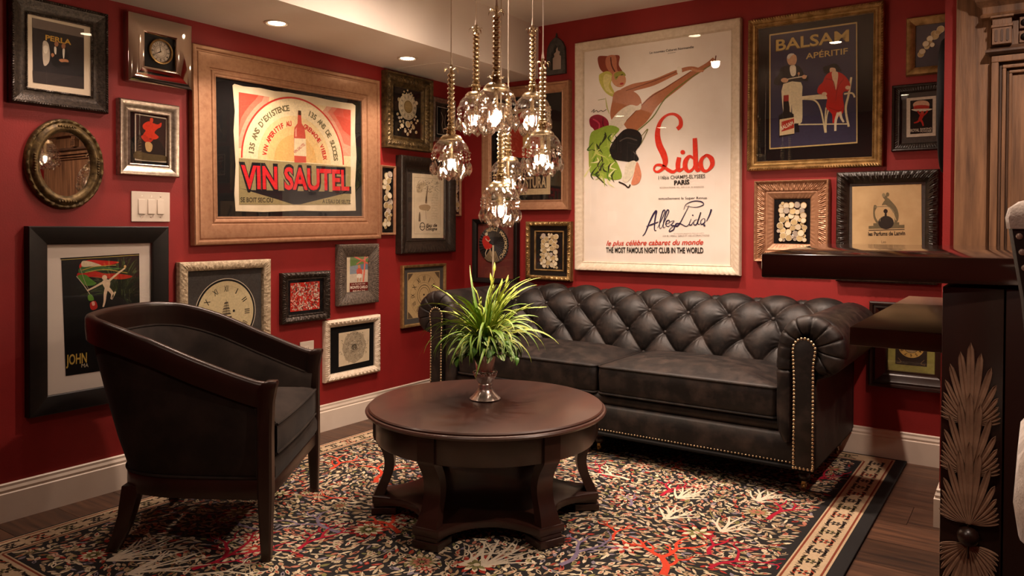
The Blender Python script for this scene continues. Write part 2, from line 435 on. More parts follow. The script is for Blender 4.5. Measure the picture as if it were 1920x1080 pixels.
class Pic:
    def __init__(s, wall, rect, name, label, cat='picture', tilt=0, group=None):
        a0, a1, z0, z1 = rect
        s.wall = wall; s.w = a1 - a0; s.h = z1 - z0
        s.M = wall_matrix(wall, (a0 + a1) / 2, (z0 + z1) / 2, tilt); s.Mi = s.M.inverted()
        s.t = thing(name, label, cat, M=s.M, group=group)
        s.art = MB(); s.txt = MB(); s.zz = .012; s.lay = 0; s.crop = (0, 0, 1)
    # ---- coordinates
    def P(s, c):
        x0, y0, k = s.crop
        u, v = x0 + c[0] / k, y0 + c[1] / k
        p = at_plane(u, v, 0, s.zz) if s.wall == 'L' else at_plane(u, v, 1, -s.zz)
        q = s.Mi @ p
        return (q.x, q.y)
    def Ps(s, pts): return [s.P(p) for p in pts]
    def nz(s): s.lay += 1; return s.zz + .000015 * s.lay
    # ---- solid parts
    def frame(s, prof, m, orn=None, step=.012, name='frame', w=None, h=None, ox=0, oy=0, smooth=40):
        W = w or s.w; H = h or s.h; mb = MB()
        for side in range(4):
            cs = []
            for (i, z, *amp) in prof:
                x, y = W / 2 - i, H / 2 - i
                A, B = [((-x, -y), (x, -y)), ((x, -y), (x, y)), ((x, y), (-x, y)), ((-x, y), (-x, -y))][side]
                cs.append((A, B, z, amp[0] if amp else 0, i))
            ln = W if side % 2 == 0 else H
            n = max(1, int(ln / step)) if orn else 1
            rows = []
            for k in range(n + 1):
                t = k / n
                rows.append([(ox + lerp(A[0], B[0], t), oy + lerp(A[1], B[1], t), z + (a * orn(t * ln, j) if a else 0)) for j, (A, B, z, a, i) in enumerate(cs)])
            mb.loft(rows, closed=False)
        return mb.build(name, m, s.t, smooth=smooth)
    def board(s, inset, z, m, name='mat_board', inset_y=None, th=.003):
        iy = inset if inset_y is None else inset_y
        return MB().box(-s.w / 2 + inset, s.w / 2 - inset, -s.h / 2 + iy, s.h / 2 - iy, z - th, z).build(name, m, s.t, smooth=0)
    def sheet(s, quad, m, name='print', th=.0012, dz=0):
        """a flat sheet with the outline of crop points"""
        z = s.zz + dz; q = s.Ps(quad)
        if sum((q[i][0] * q[(i + 1) % len(q)][1] - q[(i + 1) % len(q)][0] * q[i][1]) for i in range(len(q))) < 0: q.reverse()
        return MB().prism(q, z - th, z).build(name, m, s.t, smooth=0)
    def glass(s, inset, z=None, m=None, inset_y=None):
        z = z or s.zz + .008; iy = inset if inset_y is None else inset_y
        return MB().box(-s.w / 2 + inset, s.w / 2 - inset, -s.h / 2 + iy, s.h / 2 - iy, z, z + .0015).build('glass_pane', m or M_PANE, s.t, smooth=0)
    # ---- flat print
    def lpoly(s, q, col, smooth=0):
        if smooth: q = [(p.x, p.y) for p in catmull([(a, b, 0) for a, b in q], smooth, True)]
        z = s.nz(); tr = tessellate_polygon([[Vector((a, b, 0)) for a, b in q]])
        s.art.add([(a, b, z) for a, b in q], [tuple(t) for t in tr], 0, lin(col))
    def poly(s, pts, col, smooth=4): s.lpoly(s.Ps(pts), col, smooth)
    def hard(s, pts, col): s.lpoly(s.Ps(pts), col, 0)
    def ell(s, c, rx, ry, col, rot=0, n=20):
        cr, sr = math.cos(math.radians(rot)), math.sin(math.radians(rot))
        s.lpoly(s.Ps([(c[0] + rx * math.cos(2 * PI * k / n) * cr - ry * math.sin(2 * PI * k / n) * sr, c[1] + rx * math.cos(2 * PI * k / n) * sr + ry * math.sin(2 * PI * k / n) * cr) for k in range(n)]), col)
    def lcirc(s, c, r, col, n=36, r2=None):
        if r2 is None: s.lpoly([(c[0] + r * math.cos(2 * PI * k / n), c[1] + r * math.sin(2 * PI * k / n)) for k in range(n)], col)
        else:
            z = s.nz(); vs = []; fs = []
            for k in range(n):
                a = 2 * PI * k / n; vs += [(c[0] + r * math.cos(a), c[1] + r * math.sin(a), z), (c[0] + r2 * math.cos(a), c[1] + r2 * math.sin(a), z)]
                j = (k + 1) % n; fs.append((2 * k, 2 * j, 2 * j + 1, 2 * k + 1))
            s.art.add(vs, fs, 0, lin(col))
    def lstroke(s, q, wd, col, smooth=5, mb=None):
        q3 = [(a, b, 0) for a, b in q]
        P = catmull(q3, smooth) if smooth else [Vector(p) for p in q3]
        n = len(P); z = s.nz(); vs = []; fs = []
        for i, p in enumerate(P):
            t = (P[min(i + 1, n - 1)] - P[max(i - 1, 0)]); t = t.normalized() if t.length > 1e-9 else Vector((1, 0, 0))
            if isinstance(wd, (list, tuple)): w_ = interp([(k / (len(wd) - 1), x) for k, x in enumerate(wd)], i / (n - 1))
            else: w_ = wd
            nx = Vector((-t.y, t.x, 0)) * w_ * .5
            vs += [(p.x + nx.x, p.y + nx.y, z), (p.x - nx.x, p.y - nx.y, z)]
            if i: fs.append((2 * i - 2, 2 * i - 1, 2 * i + 1, 2 * i))
        (mb or s.art).add(vs, fs, 0, lin(col))
    def stroke(s, pts, wd, col, smooth=5, txt=False):
        a = s.P(pts[0]); b = s.P((pts[0][0], pts[0][1] + 10)); k = math.hypot(a[0] - b[0], a[1] - b[1]) / 10
        wd = [x * k for x in wd] if isinstance(wd, (list, tuple)) else wd * k
        s.lstroke(s.Ps(pts), wd, col, smooth, s.txt if txt else None)
    # ---- lettering
    def text(s, body, lb, rb, h, col, bold=0.0, shear=0.0, up=None):
        vs, fs = glyphs(body, bold, shear)
        if not vs: return
        x0 = min(v[0] for v in vs); x1 = max(v[0] for v in vs)
        A = Vector(s.P(lb)); B = Vector(s.P(rb)); D = B - A
        hh = abs(s.P((lb[0], lb[1] - h))[1] - A.y)
        n = Vector((-D.y, D.x)).normalized(); z = s.nz()
        s.txt.add([(A.x + D.x * (v[0] - x0) / (x1 - x0) + n.x * hh * v[1] / CAPH, A.y + D.y * (v[0] - x0) / (x1 - x0) + n.y * hh * v[1] / CAPH, z) for v in vs], fs, 0, lin(col))
    def ltext(s, body, c, h, ang, col, bold=0.0, maxw=None, shear=0):
        """lettering centred on local point c, turned by ang degrees"""
        vs, fs = glyphs(body, bold, shear)
        if not vs: return
        x0 = min(v[0] for v in vs); x1 = max(v[0] for v in vs); k = h / CAPH
        kx = min(k, maxw / (x1 - x0)) if maxw else k
        ca, sa = math.cos(math.radians(ang)), math.sin(math.radians(ang)); z = s.nz()
        out = []
        for v in vs:
            X = (v[0] - (x0 + x1) / 2) * kx; Y = v[1] * k - h / 2
            out.append((c[0] + X * ca - Y * sa, c[1] + X * sa + Y * ca, z))
        s.txt.add(out, fs, 0, lin(col))
    def arc(s, body, c, R, a0, a1, h, col, bold=0.0, kw=1.0):
        n = len(body)
        for i, ch in enumerate(body):
            if ch == ' ': continue
            a = lerp(a0, a1, (i + .5) / n)
            s.ltext(ch, (c[0] + R * math.cos(math.radians(a)), c[1] + R * math.sin(math.radians(a))), h, a - 90, col, bold, maxw=h * kw)
    def dial(s, c, R, col, h, style='roman', ink='#241c16', ring=True, kw=.9):
        rn = ['XII', 'I', 'II', 'III', 'IIII', 'V', 'VI', 'VII', 'VIII', 'IX', 'X', 'XI']
        for i in range(12):
            a = 90 - 30 * i; body = rn[i] if style == 'roman' else ('12' if i == 0 else str(i))
            s.ltext(body, (c[0] + (R - h * .75) * math.cos(math.radians(a)), c[1] + (R - h * .75) * math.sin(math.radians(a))), h, a - 90, ink, .01, maxw=h * kw)
        if ring:
            for rr in (R, R - h * 1.5):
                s.lcirc(c, rr, ink, 40, rr - .0012)
    def done(s):
        if s.art.v: s.art.build('illustration', M_INK, s.t, smooth=0)
        if s.txt.v: s.txt.build('lettering', M_INK, s.t, smooth=0)
        return s.t

# relief patterns along a moulding: s metres along, j profile index
def rope(s, j): return .5 + .5 * math.sin(2 * PI * s / .014 + j * 1.3)
def beads(s, j): return abs(math.sin(PI * s / .011))
def leafy(s, j): return .5 + .3 * math.sin(2 * PI * s / .034 + j * 2.1) + .35 * math.sin(2 * PI * s / .0135 - j * 1.7)
def scrolly(s, j): return .5 + .45 * math.sin(2 * PI * s / .05 + 2.2 * math.sin(j * 1.5)) * math.cos(2 * PI * s / .019 + j)
def rough_(s, j): return random.random()

# a small watch face and its look-alikes, shared by the collages
def watch_mesh(name, m, m2):
    mb = MB(); mb.lathe([(1, 0), (1, .35), (.86, .45)], 12, mi=0, cap=(False, False)); mb.lathe([(.86, .45), (.82, .36), (.0, .36)][:2] + [(.02, .37)], 12, mi=1, cap=(False, True))
    return mb.mesh(name, [m, m2], smooth=40)
M_DIAL1 = mat('ivory_dial', '#dccfb2', rough=.5); M_DIAL2 = mat('silver_dial', '#c5b8a8', rough=.35, metal=.3); M_DIAL3 = mat('gold_dial', '#c4ac7c', rough=.4, metal=.25)
WM = [watch_mesh('watch_face', M_GOLD, M_DIAL1), watch_mesh('watch_face', M_SILVER, M_DIAL2), watch_mesh('watch_face', M_DIAL3, M_DIAL1), watch_mesh('watch_face', M_DIAL1, M_DIAL3)]
def watches(p, spots):
    for i, (x, y, r) in enumerate(spots):
        obj('watch_face', WM[random.choice((0, 1, 3, 3, 3, 2))], p.t, (x, y, p.zz + .0005 + .0012 * (i % 4)), (random.uniform(-.14, .14), random.uniform(-.14, .14), random.uniform(0, 6)), (r, r, .008 * random.uniform(.7, 1.2)))
def pack(x0, x1, y0, y1, radii, n, inside=None, seed=1, ov=.5):
    rnd = random.Random(seed); out = []
    for r in radii:
        for _ in range(n):
            x, y = rnd.uniform(x0 + r, x1 - r), rnd.uniform(y0 + r, y1 - r)
            if inside and not inside(x, y): continue
            if all((x - a) ** 2 + (y - b) ** 2 > (r + c) ** 2 * ov for a, b, c in out): out.append((x, y, r))
    return out

# ------------------------------------------------------------------ left wall pictures
CA = (0, 0, 2.571); CB = (340, 60, 2.5725); CC = (0, 400, 2.7); CD = (320, 440, 3.6); CE = (690, 100, 2.0)
# dark beaded frame, two men in dinner jackets
p = Pic('L', (-2.983, -2.591, 1.688, 2.127), 'framed_print', 'dark bronze beaded frame with two men in dinner jackets, above the oval mirror'); p.crop = CA; p.zz = .016
p.frame([(0, 0), (0, .03), (.003, .036), (.006, .036, .006), (.012, .036, .004), (.014, .034), (.02, .032), (.035, .022), (.055, .017), (.062, .02), (.064, .022, .003), (.069, .02, .003), (.07, .016)], M_BRONZE, beads, .0035)
p.board(.068, .0145, M_CREAMMAT); p.board(.002, .006, M_BLKFRAME, 'backing')
p.hard([(155, 85), (405, 140), (405, 429), (160, 397)], '#211d1e')
p.hard([(155, 85), (405, 140), (405, 182), (155, 132)], '#6a5d56'); p.hard([(157, 340), (405, 372), (405, 429), (160, 397)], '#332b29')
p.text('PERLA', (219, 192), (343, 216), 24, '#c79a3c', .03)
p.poly([(246, 268), (250, 235), (268, 222), (285, 240), (290, 290), (292, 330), (252, 310)], '#0c0b0c'); p.poly([(284, 262), (292, 236), (308, 232), (322, 240), (334, 290), (330, 318), (288, 310)], '#0b0a0b')
p.poly([(262, 225), (272, 232), (270, 262), (262, 252)], '#d9cdbb'); p.poly([(302, 238), (312, 238), (309, 280), (304, 276)], '#e3d8c6')
p.ell((272, 212), 10, 13, '#a06a48'); p.ell((306, 222), 10, 13, '#a06a48'); p.poly([(206, 205), (230, 205), (240, 250), (236, 300), (210, 312)], '#b8aa98')
p.poly([(210, 222), (232, 225), (226, 256), (212, 252)], '#d8cdbb'); p.poly([(284, 288), (300, 284), (326, 288), (330, 300), (312, 298), (296, 300)], '#a8714c'); p.poly([(246, 262), (254, 256), (262, 266), (252, 276)], '#a8714c')
p.glass(.07); p.done()

# chrome square with a clock
p = Pic('L', (-2.507, -2.195, 1.85, 2.159), 'mirrored_wall_clock', 'square mirrored chrome wall clock with a small gold-rimmed dial', 'clock'); p.crop = (220, 10, 6.353); p.zz = .02
p.frame([(0, 0), (0, .042), (.006, .046), (.076, .041), (.08, .036), (.08, .018)], M_CHROME)
p.board(.001, .006, M_BLKFRAME, 'backing'); p.board(.079, .0195, M_BLACKSATIN, 'clock_plate')
cc = p.P((510, 555)); R = .056
MB().lathe([(R, .0), (R + .003, .004), (R + .002, .012), (R - .004, .014), (R - .007, .011)], 36, cap=(False, False)).build('bezel', M_GOLD, p.t, loc=(cc[0], cc[1], p.zz))
MB().lathe([(R - .004, .001), (R - .004, .003)], 32).build('dial', M_DIAL2, p.t, loc=(cc[0], cc[1], p.zz)); p.zz += .0032
p.dial(cc, R - .008, None, .012, 'num', '#1c1612', kw=1.0); p.lcirc(cc, .018, '#e8ddce')
p.lstroke([cc, (cc[0] - .028, cc[1] - .014)], [.005, .003, .001], '#181310', 0); p.lstroke([cc, (cc[0] - .004, cc[1] + .036)], [.004, .003, .001], '#181310', 0)
p.zz -= .0032; p.lay += 20; MB().lathe([(.003, .001), (.0002, .005)], 10, cap=(True, True)).build('hand_boss', M_GOLD, p.t, loc=(cc[0], cc[1], p.zz + .006)); p.done()

# oval mirror
t = thing('oval_mirror', 'small oval mirror in a carved antique gold frame', 'mirror', M=wall_matrix('L', -2.765, 1.4545))
def oval_ring(prof, a, b, n=96, orn=None):
    mb = MB(); rings = []
    for k in range(n):
        th = 2 * PI * k / n; nx, ny = math.cos(th) / a, math.sin(th) / b; l = math.hypot(nx, ny); nx /= l; ny /= l
        rings.append([(a * math.cos(th) - i * nx, b * math.sin(th) - i * ny, z + (am[0] * orn(th * .17, j) if am else 0)) for j, (i, z, *am) in enumerate(prof)])
    mb.loft(rings, closed=False, loop=True); return mb
oval_ring([(0, 0), (0, .012), (.004, .018, .006), (.01, .022, .006), (.018, .02), (.028, .03), (.038, .034), (.046, .03), (.05, .024, .004), (.055, .02, .003), (.057, .012)], .161, .192, 180, leafy).build('frame', M_GOLDDK, t, smooth=50)
MB().lathe([(1, 0), (1, .011)], 64).build('backing', M_BLKFRAME, t, smooth=0).scale = (.158, .189, 1)
o = MB().lathe([(1, 0), (1, .0015)], 64).build('mirror_glass', M_MIRROR, t); o.scale = (.106, .137, 1); o.location.z = .0125
for th in (90, 180, 270, 0):
    a = math.radians(th); cx, cy = .128 * math.cos(a), .158 * math.sin(a)
    mb = MB()
    for k in range(-3, 4):
        d = k * .011; mb.sphere((cx - d * math.sin(a), cy + d * math.cos(a), .034 - abs(k) * .001), .0075 - abs(k) * .0006, 8, 6)
    mb.build('carved_leaf_cluster', M_GOLDDK, t)

# silver frame with red dancers
p = Pic('L', (-2.542, -2.25, 1.425, 1.768), 'framed_print', 'wide brushed silver frame with red dancers on black, above the switch plate'); p.crop = CA; p.zz = .012
p.frame([(0, 0), (0, .028), (.005, .034), (.014, .034), (.03, .022), (.045, .02), (.05, .024), (.054, .022), (.055, .012)], M_BRUSHED)
p.board(.05, .0118, M_BLACK); p.board(.001, .005, M_BLKFRAME, 'backing')
p.hard([(650, 546), (805, 570), (803, 785), (650, 772)], '#cdbda8'); p.hard([(656, 552), (800, 575), (798, 778), (656, 766)], '#2a1a13')
p.poly([(690, 600), (715, 585), (735, 592), (760, 600), (778, 592), (775, 612), (758, 622), (745, 640), (765, 660), (748, 672), (722, 668), (700, 672), (690, 650), (702, 630), (690, 618)], '#d8391c')
p.poly([(724, 570), (738, 572), (736, 590), (724, 590)], '#d5421f'); p.poly([(680, 658), (700, 650), (722, 672), (742, 668), (720, 690), (696, 680)], '#c0301a'); p.poly([(700, 690), (718, 684), (735, 700), (728, 730), (706, 726)], '#caa36b'); p.poly([(656, 728), (720, 742), (798, 752), (798, 778), (656, 766)], '#5b4a2c')
p.glass(.052, m=glass_mat('glossy_picture_glass', ior=1.6)); p.done()

# the wide copper poster frame
p = Pic('L', (-2.183, -0.899, 1.108, 2.092), 'framed_poster', 'wide copper framed liqueur poster with a sunburst bottle and big red letters', tilt=.9); p.crop = CB; p.zz = .014
p.frame([(0, 0), (0, .034), (.004, .04), (.012, .042), (.02, .04), (.024, .032), (.03, .032), (.034, .036), (.042, .037), (.1, .03), (.104, .024), (.11, .024), (.114, .028), (.122, .026), (.13, .02), (.134, .022), (.14, .02), (.142, .013)], M_COPPER, smooth=30)
p.board(.13, .012, M_BLACK); p.board(.004, .006, M_BLKFRAME, 'backing')
pr_ = [(247, 258), (256, 250), (300, 262), (380, 270), (450, 285), (520, 292), (560, 300), (640, 312), (700, 325), (770, 338), (825, 345), (840, 355), (838, 480), (845, 600), (838, 740), (842, 862), (700, 864), (560, 862), (400, 868), (262, 864), (256, 780), (262, 640), (252, 480), (258, 380)]
p.sheet(pr_, M_CREAM, 'poster_sheet'); p.zz += .0005
p.hard([(277, 290), (817, 376), (815, 832), (279, 832)], '#e9d3a4')
c0 = p.P((553, 625)); rr = abs(p.P((292, 610))[0] - c0[0])
def half_ring(p, c, r1, r2, col, n=40):
    z = p.nz(); vs = []; fs = []
    for k in range(n + 1):
        a = PI * k / n; vs += [(c[0] + r1 * math.cos(a), c[1] + r1 * math.sin(a), z), (c[0] + r2 * math.cos(a), c[1] + r2 * math.sin(a), z)]
        if k: fs.append((2 * k - 2, 2 * k, 2 * k + 1, 2 * k - 1))
    p.art.add(vs, fs, 0, lin(col))
def arc_pts(a0, a1, n=14, k=1.0): return [(c0[0] + rr * k * math.cos(math.radians(lerp(a0, a1, i / n))), c0[1] + rr * k * math.sin(math.radians(lerp(a0, a1, i / n)))) for i in range(n + 1)]
for k, c, q in ((1.0, '#dba184', 0), (1.08, '#d27860', 12), (1.16, '#c9523f', 24)):
    p.lpoly([p.P((277, 290)), p.P((425 - q * 2.2, 313 - q * .35))] + arc_pts(121 + q * .4, 172 - q * .9, k=k) + [p.P((277, 560 - q * 4))], c)
    p.lpoly([p.P((817, 376)), p.P((817, 600 - q * 4))] + arc_pts(9 + q * .9, 57 - q * .4, k=k) + [p.P((700 + q * 2.2, 358 + q * .35))], c)
half_ring(p, c0, rr, .001, '#ecdab0'); half_ring(p, c0, rr + .006, rr - .004, '#c8392c'); half_ring(p, c0, rr * .72, .001, '#e9cf98'); half_ring(p, c0, rr * .55, .001, '#e6c382'); half_ring(p, c0, rr * .42, .001, '#dfb36c')
p.arc("135 ANS D'EXISTENCE", c0, rr * .84, 176, 98, .03, '#6f6645', .035, kw=.85)
p.arc('135 ANS DE SUCCES', c0, rr * .84, 72, 4, .03, '#6f6645', .035, kw=.85)
p.arc('VIN APERITIF AU', c0, rr * .60, 174, 98, .026, '#c8281f', .035, kw=.8)
p.arc('GRENACHE VIEUX', c0, rr * .60, 74, 6, .026, '#c8281f', .035, kw=.8)
p.poly([(562, 385), (577, 385), (578, 410), (580, 440), (594, 465), (598, 500), (602, 630), (545, 630), (542, 500), (545, 462), (560, 440), (561, 410)], '#c8523f', 0)
p.poly([(548, 470), (556, 460), (556, 505), (548, 505)], '#e09a84', 0); p.hard([(544, 512), (600, 515), (603, 600), (543, 596)], '#e8d6ae'); p.hard([(563, 378), (577, 380), (577, 402), (563, 400)], '#4b3524')
p.text('VIN SAUTEL', (546, 588), (598, 545), 14, '#b02a22', .02)
p.hard([(277, 608), (817, 650), (815, 832), (279, 832)], '#97895f'); p.hard([(277, 752), (320, 762), (815, 772), (570, 832), (540, 832), (470, 810)], '#17171c')
p.text('VIN SAUTEL', (279, 760), (819, 770), 122, '#141318', .07); p.text('VIN SAUTEL', (290, 752), (810, 762), 106, '#d2242b', .028)
p.text('SE BOIT SEC.OU', (285, 820), (442, 822), 22, '#26231d', .02); p.text("A L'EAU DE SELTZ.", (680, 825), (818, 829), 18, '#26231d', .015)
p.glass(.138); p.done()

# three-gang switch plate
t = thing('switch_plate', 'white three-gang rocker switch plate under the silver framed dancers', 'light switch', M=wall_matrix('L', -2.38, 1.283))
MB().box(-.094, .094, -.07, .07, 0, .006).build('cover_plate', M_WHITE, t, bevel=.002, smooth=0)
for k in (-1, 0, 1):
    s_ = MB().add([(-.017 + k * .046, -.034, .006), (.017 + k * .046, -.034, .006), (.017 + k * .046, .034, .006), (-.017 + k * .046, .034, .006), (-.016 + k * .046, -.033, .012), (.016 + k * .046, -.033, .012), (.016 + k * .046, .033, .008), (-.016 + k * .046, .033, .008)], [(4, 5, 6, 7), (0, 1, 5, 4), (1, 2, 6, 5), (2, 3, 7, 6), (3, 0, 4, 7)]).build('rocker', M_WHITE, t, smooth=0)
    for yy in (-.048, .048): MB().lathe([(.0035, 0), (.0035, .0015)], 10).build('screw', M_SILVER, t, loc=(k * .046, yy, .0055))
# outlets
for yc, lb in ((-1.453, 'white outlet plate on red wall, the one by the ornate white frame'), (-1.62, 'white outlet plate on red wall just behind the armchair arm')):
    t = thing('outlet_plate', lb, 'outlet', M=wall_matrix('L', yc, .477))
    MB().box(-.05, .05, -.063, .063, 0, .006).build('cover_plate', M_WHITE, t, bevel=.002, smooth=0)
    for yy in (-.022, .022):
        q = MB().prism(rrect(-.017, .017, yy - .014, yy + .014, .008), .006, .008).build('receptacle', M_WHITE, t)
        MB().box(-.008, -.006, yy - .003, yy + .006, .008, .0084).box(.006, .008, yy - .003, yy + .006, .008, .0084).build('slots', M_BLACK, q, smooth=0)

# big black frame, runner with flags
p = Pic('L', (-2.922, -2.311, .405, 1.191), 'framed_poster', 'large flat black frame with white mat and a runner trailing flags, behind the armchair'); p.crop = CP = (40, 440, 3.6); p.zz = .016
p.frame([(0, 0), (0, .036), (.004, .04), (.072, .032), (.077, .028), (.077, .014)], M_BLKFRAME)
p.board(.075, .0155, M_MATWHITE); p.board(.002, .006, M_BLKFRAME, 'backing')
p.sheet([(270, 165), (795, 133), (800, 690), (806, 880), (300, 953)], M_BLACKSATIN, 'poster_sheet', dz=.001); p.zz += .0012
p.hard([(264, 158), (796, 127), (796, 134), (264, 166)], '#15110f'); p.hard([(270, 168), (794, 135), (794, 139), (270, 172)], '#b8a75c')
p.poly([(380, 260), (470, 240), (560, 262), (640, 262), (750, 280), (690, 300), (610, 298), (520, 290), (450, 285), (392, 300)], '#b3211c')
p.poly([(395, 200), (450, 172), (560, 175), (660, 185), (600, 205), (520, 222), (440, 230), (400, 250)], '#c22a20'); p.poly([(388, 232), (440, 205), (520, 205), (600, 220), (680, 228), (600, 240), (500, 246), (400, 262)], '#43653a'); p.poly([(410, 180), (450, 178), (510, 195), (540, 210), (470, 215), (410, 215)], '#d8c6a5')
p.poly([(378, 280), (430, 270), (470, 300), (505, 330), (460, 345), (420, 335)], '#4c7a2c'); p.stroke([(410, 240), (500, 215), (640, 205)], 4, '#c8a14a'); p.stroke([(430, 255), (560, 235), (715, 258)], 4, '#b9a04a')
p.stroke([(372, 280), (420, 340), (465, 405)], 5, '#b9a690'); p.stroke([(398, 225), (430, 320), (455, 370)], 3, '#a89878')
sk = '#dcc0a2'
p.poly([(545, 325), (560, 305), (590, 305), (600, 330), (590, 365), (572, 372)], sk); p.ell((562, 290), 17, 18, sk); p.stroke([(592, 312), (640, 270), (700, 225)], [16, 12, 10], sk); p.stroke([(555, 320), (510, 345), (445, 378)], [16, 12, 10], sk)
p.stroke([(575, 362), (566, 400), (562, 450), (552, 488)], [26, 20, 14, 10], sk); p.stroke([(585, 362), (615, 400), (608, 435), (635, 385)], [24, 20, 14, 10], sk); p.ell((700, 215), 8, 10, '#c9a26b')
p.poly([(450, 410), (475, 405), (490, 440), (455, 445)], '#5b8a2f'); p.poly([(465, 460), (500, 448), (514, 490), (490, 508), (468, 500)], '#a8261c'); p.poly([(475, 455), (492, 452), (496, 475), (480, 478)], '#d9a08a')
p.text('JOHN', (302, 880), (442, 862), 66, '#c2a24b', .02); p.text('MA', (405, 897), (452, 893), 26, '#c9bb9a')
p.glass(.076); p.done()

# ship clock face
p = Pic('L', (-2.254, -1.725, .497, 1.018), 'framed_clock_face', 'speckled pale frame with a ship clock dial on grey linen', 'picture'); p.crop = CD; p.zz = .012
p.frame([(0, 0), (0, .034), (.004, .038), (.016, .04, .005), (.026, .04, .006), (.036, .038, .005), (.044, .034), (.046, .012)], mat('speckled_frame', '#c8b596', '#8f7c60', scale=70, rough=.6, bump=.6, bscale=140), rough_, .006)
p.board(.044, .0115, M_GREYMAT); p.board(.002, .006, M_BLKFRAME, 'backing')
cc = (0.006, -.008); R = .172
p.lcirc(cc, R + .006, '#d8ccb4', 60); p.lcirc(cc, R + .002, '#15120f', 60); p.lcirc(cc, R - .008, '#dccb9e', 60)
p.dial(cc, R - .024, None, .03, ink='#2a231c', ring=False, kw=.8); p.lcirc(cc, R - .034, '#b7a67c', 60, R - .035)
for dx, dy, r in ((-.05, -.008, .007), (.045, .008, .007), (-.004, -.022, .007)): p.lcirc((cc[0] + dx, cc[1] + dy), r, '#1b1612', 14)
for k in range(5):
    p.lpoly([(cc[0] - .03 + k * .004, cc[1] - .01 + k * .014), (cc[0] + .03 - k * .004, cc[1] - .008 + k * .014), (cc[0] + .022 - k * .003, cc[1] + .002 + k * .014), (cc[0] - .02 + k * .003, cc[1] + k * .014)], '#8b7d62' if k % 2 else '#5f5443')
p.lpoly([(cc[0] - .036, cc[1] - .018), (cc[0] + .034, cc[1] - .018), (cc[0] + .024, cc[1] - .034), (cc[0] - .028, cc[1] - .034)], '#3a3025')
p.lstroke([(cc[0], cc[1] - .02), (cc[0], cc[1] + .068)], .002, '#3a3025', 0)
for k in range(6): p.lstroke([(cc[0] - .06 + k * .008, cc[1] - .042 - k * .004), (cc[0] - .01 + k * .004, cc[1] - .038 - k * .004), (cc[0] + .06 - k * .01, cc[1] - .041 - k * .004)], .0016, '#6a5d47', 3)
p.glass(.045); p.done()

# red collage
p = Pic('L', (-1.644, -1.3, .656, .937), 'framed_print', 'small carved bronze frame with an all-over red and white collage'); p.crop = CD; p.zz = .012
p.frame([(0, 0), (0, .026), (.004, .03, .004), (.014, .034, .006), (.026, .03, .005), (.034, .024), (.04, .026), (.044, .022, .003), (.046, .012)], M_BRONZE, leafy, .004)
p.board(.044, .0118, M_BLACK); p.board(.001, .005, M_BLKFRAME, 'backing')
qx0, qx1, qy0, qy1 = -.105, .105, -.078, .082
p.lpoly([(qx0, qy0), (qx1, qy0), (qx1, qy1), (qx0, qy1)], '#c72b1c')
rnd = random.Random(4)
for k in range(620):
    x, y_ = rnd.uniform(qx0 + .006, qx1 - .006), rnd.uniform(qy0 + .006, qy1 - .006); a = rnd.uniform(0, PI); l = rnd.uniform(.003, .008); w_ = rnd.uniform(.0014, .0032)
    c = rnd.choice(['#e8d9c6', '#e8d9c6', '#8b1b14', '#e2452f', '#2c2019', '#b7a18b', '#d8b9a0', '#a82318'])
    dx, dy = math.cos(a), math.sin(a); p.lay = 1 + k % 30
    p.lpoly([(x - dx * l - dy * w_, y_ - dy * l + dx * w_), (x + dx * l - dy * w_, y_ + dy * l + dx * w_), (x + dx * l + dy * w_, y_ + dy * l - dx * w_), (x - dx * l + dy * w_, y_ - dy * l - dx * w_)], c)
p.glass(.045); p.done()

# beach poster in a woven frame
p = Pic('L', (-1.238, -.906, .722, 1.088), 'framed_print', 'grey woven-textured frame with a small beach resort poster'); p.crop = CD; p.zz = .014
p.frame([(0, 0), (0, .03), (.005, .036, .003), (.02, .036, .003), (.04, .03, .003), (.06, .024, .003), (.076, .018), (.078, .012)], M_TWEED, rope, .004)
p.board(.074, .0135, M_CREAM); p.board(.002, .006, M_BLKFRAME, 'backing')
p.hard([(1212, 138), (1333, 134), (1330, 388), (1208, 396)], '#6f8090'); p.hard([(1212, 138), (1333, 134), (1332, 190), (1212, 215)], '#6d8a4e'); p.hard([(1209, 240), (1332, 235), (1331, 320), (1208, 330)], '#cfc0aa')
p.hard([(1209, 215), (1262, 205), (1262, 262), (1209, 268)], '#8b97a0'); p.stroke([(1312, 136), (1308, 230), (1300, 318)], 14, '#e2745f'); p.stroke([(1230, 142), (1275, 165), (1332, 195)], 12, '#e0705c'); p.stroke([(1332, 150), (1290, 175), (1255, 200)], 8, '#d9705d')
p.poly([(1255, 240), (1275, 222), (1292, 240), (1290, 270), (1262, 272)], '#d0604b'); p.ell((1272, 215), 10, 12, '#c98a66'); p.poly([(1258, 268), (1288, 266), (1286, 292), (1258, 292)], '#efe3d2'); p.stroke([(1264, 290), (1262, 318)], 8, '#c98a66'); p.stroke([(1282, 290), (1280, 316)], 8, '#c98a66')
p.hard([(1208, 326), (1331, 318), (1330, 388), (1208, 396)], '#6d2018')
p.text('LA PLAGE DE', (1222, 340), (1312, 334), 9, '#e5d2bd', .01); p.text('MONTE CARLO', (1212, 366), (1328, 360), 18, '#efe2d0', .03); p.text('BEACH', (1230, 385), (1310, 380), 9, '#e5d2bd', .01)
p.glass(.076); p.done()

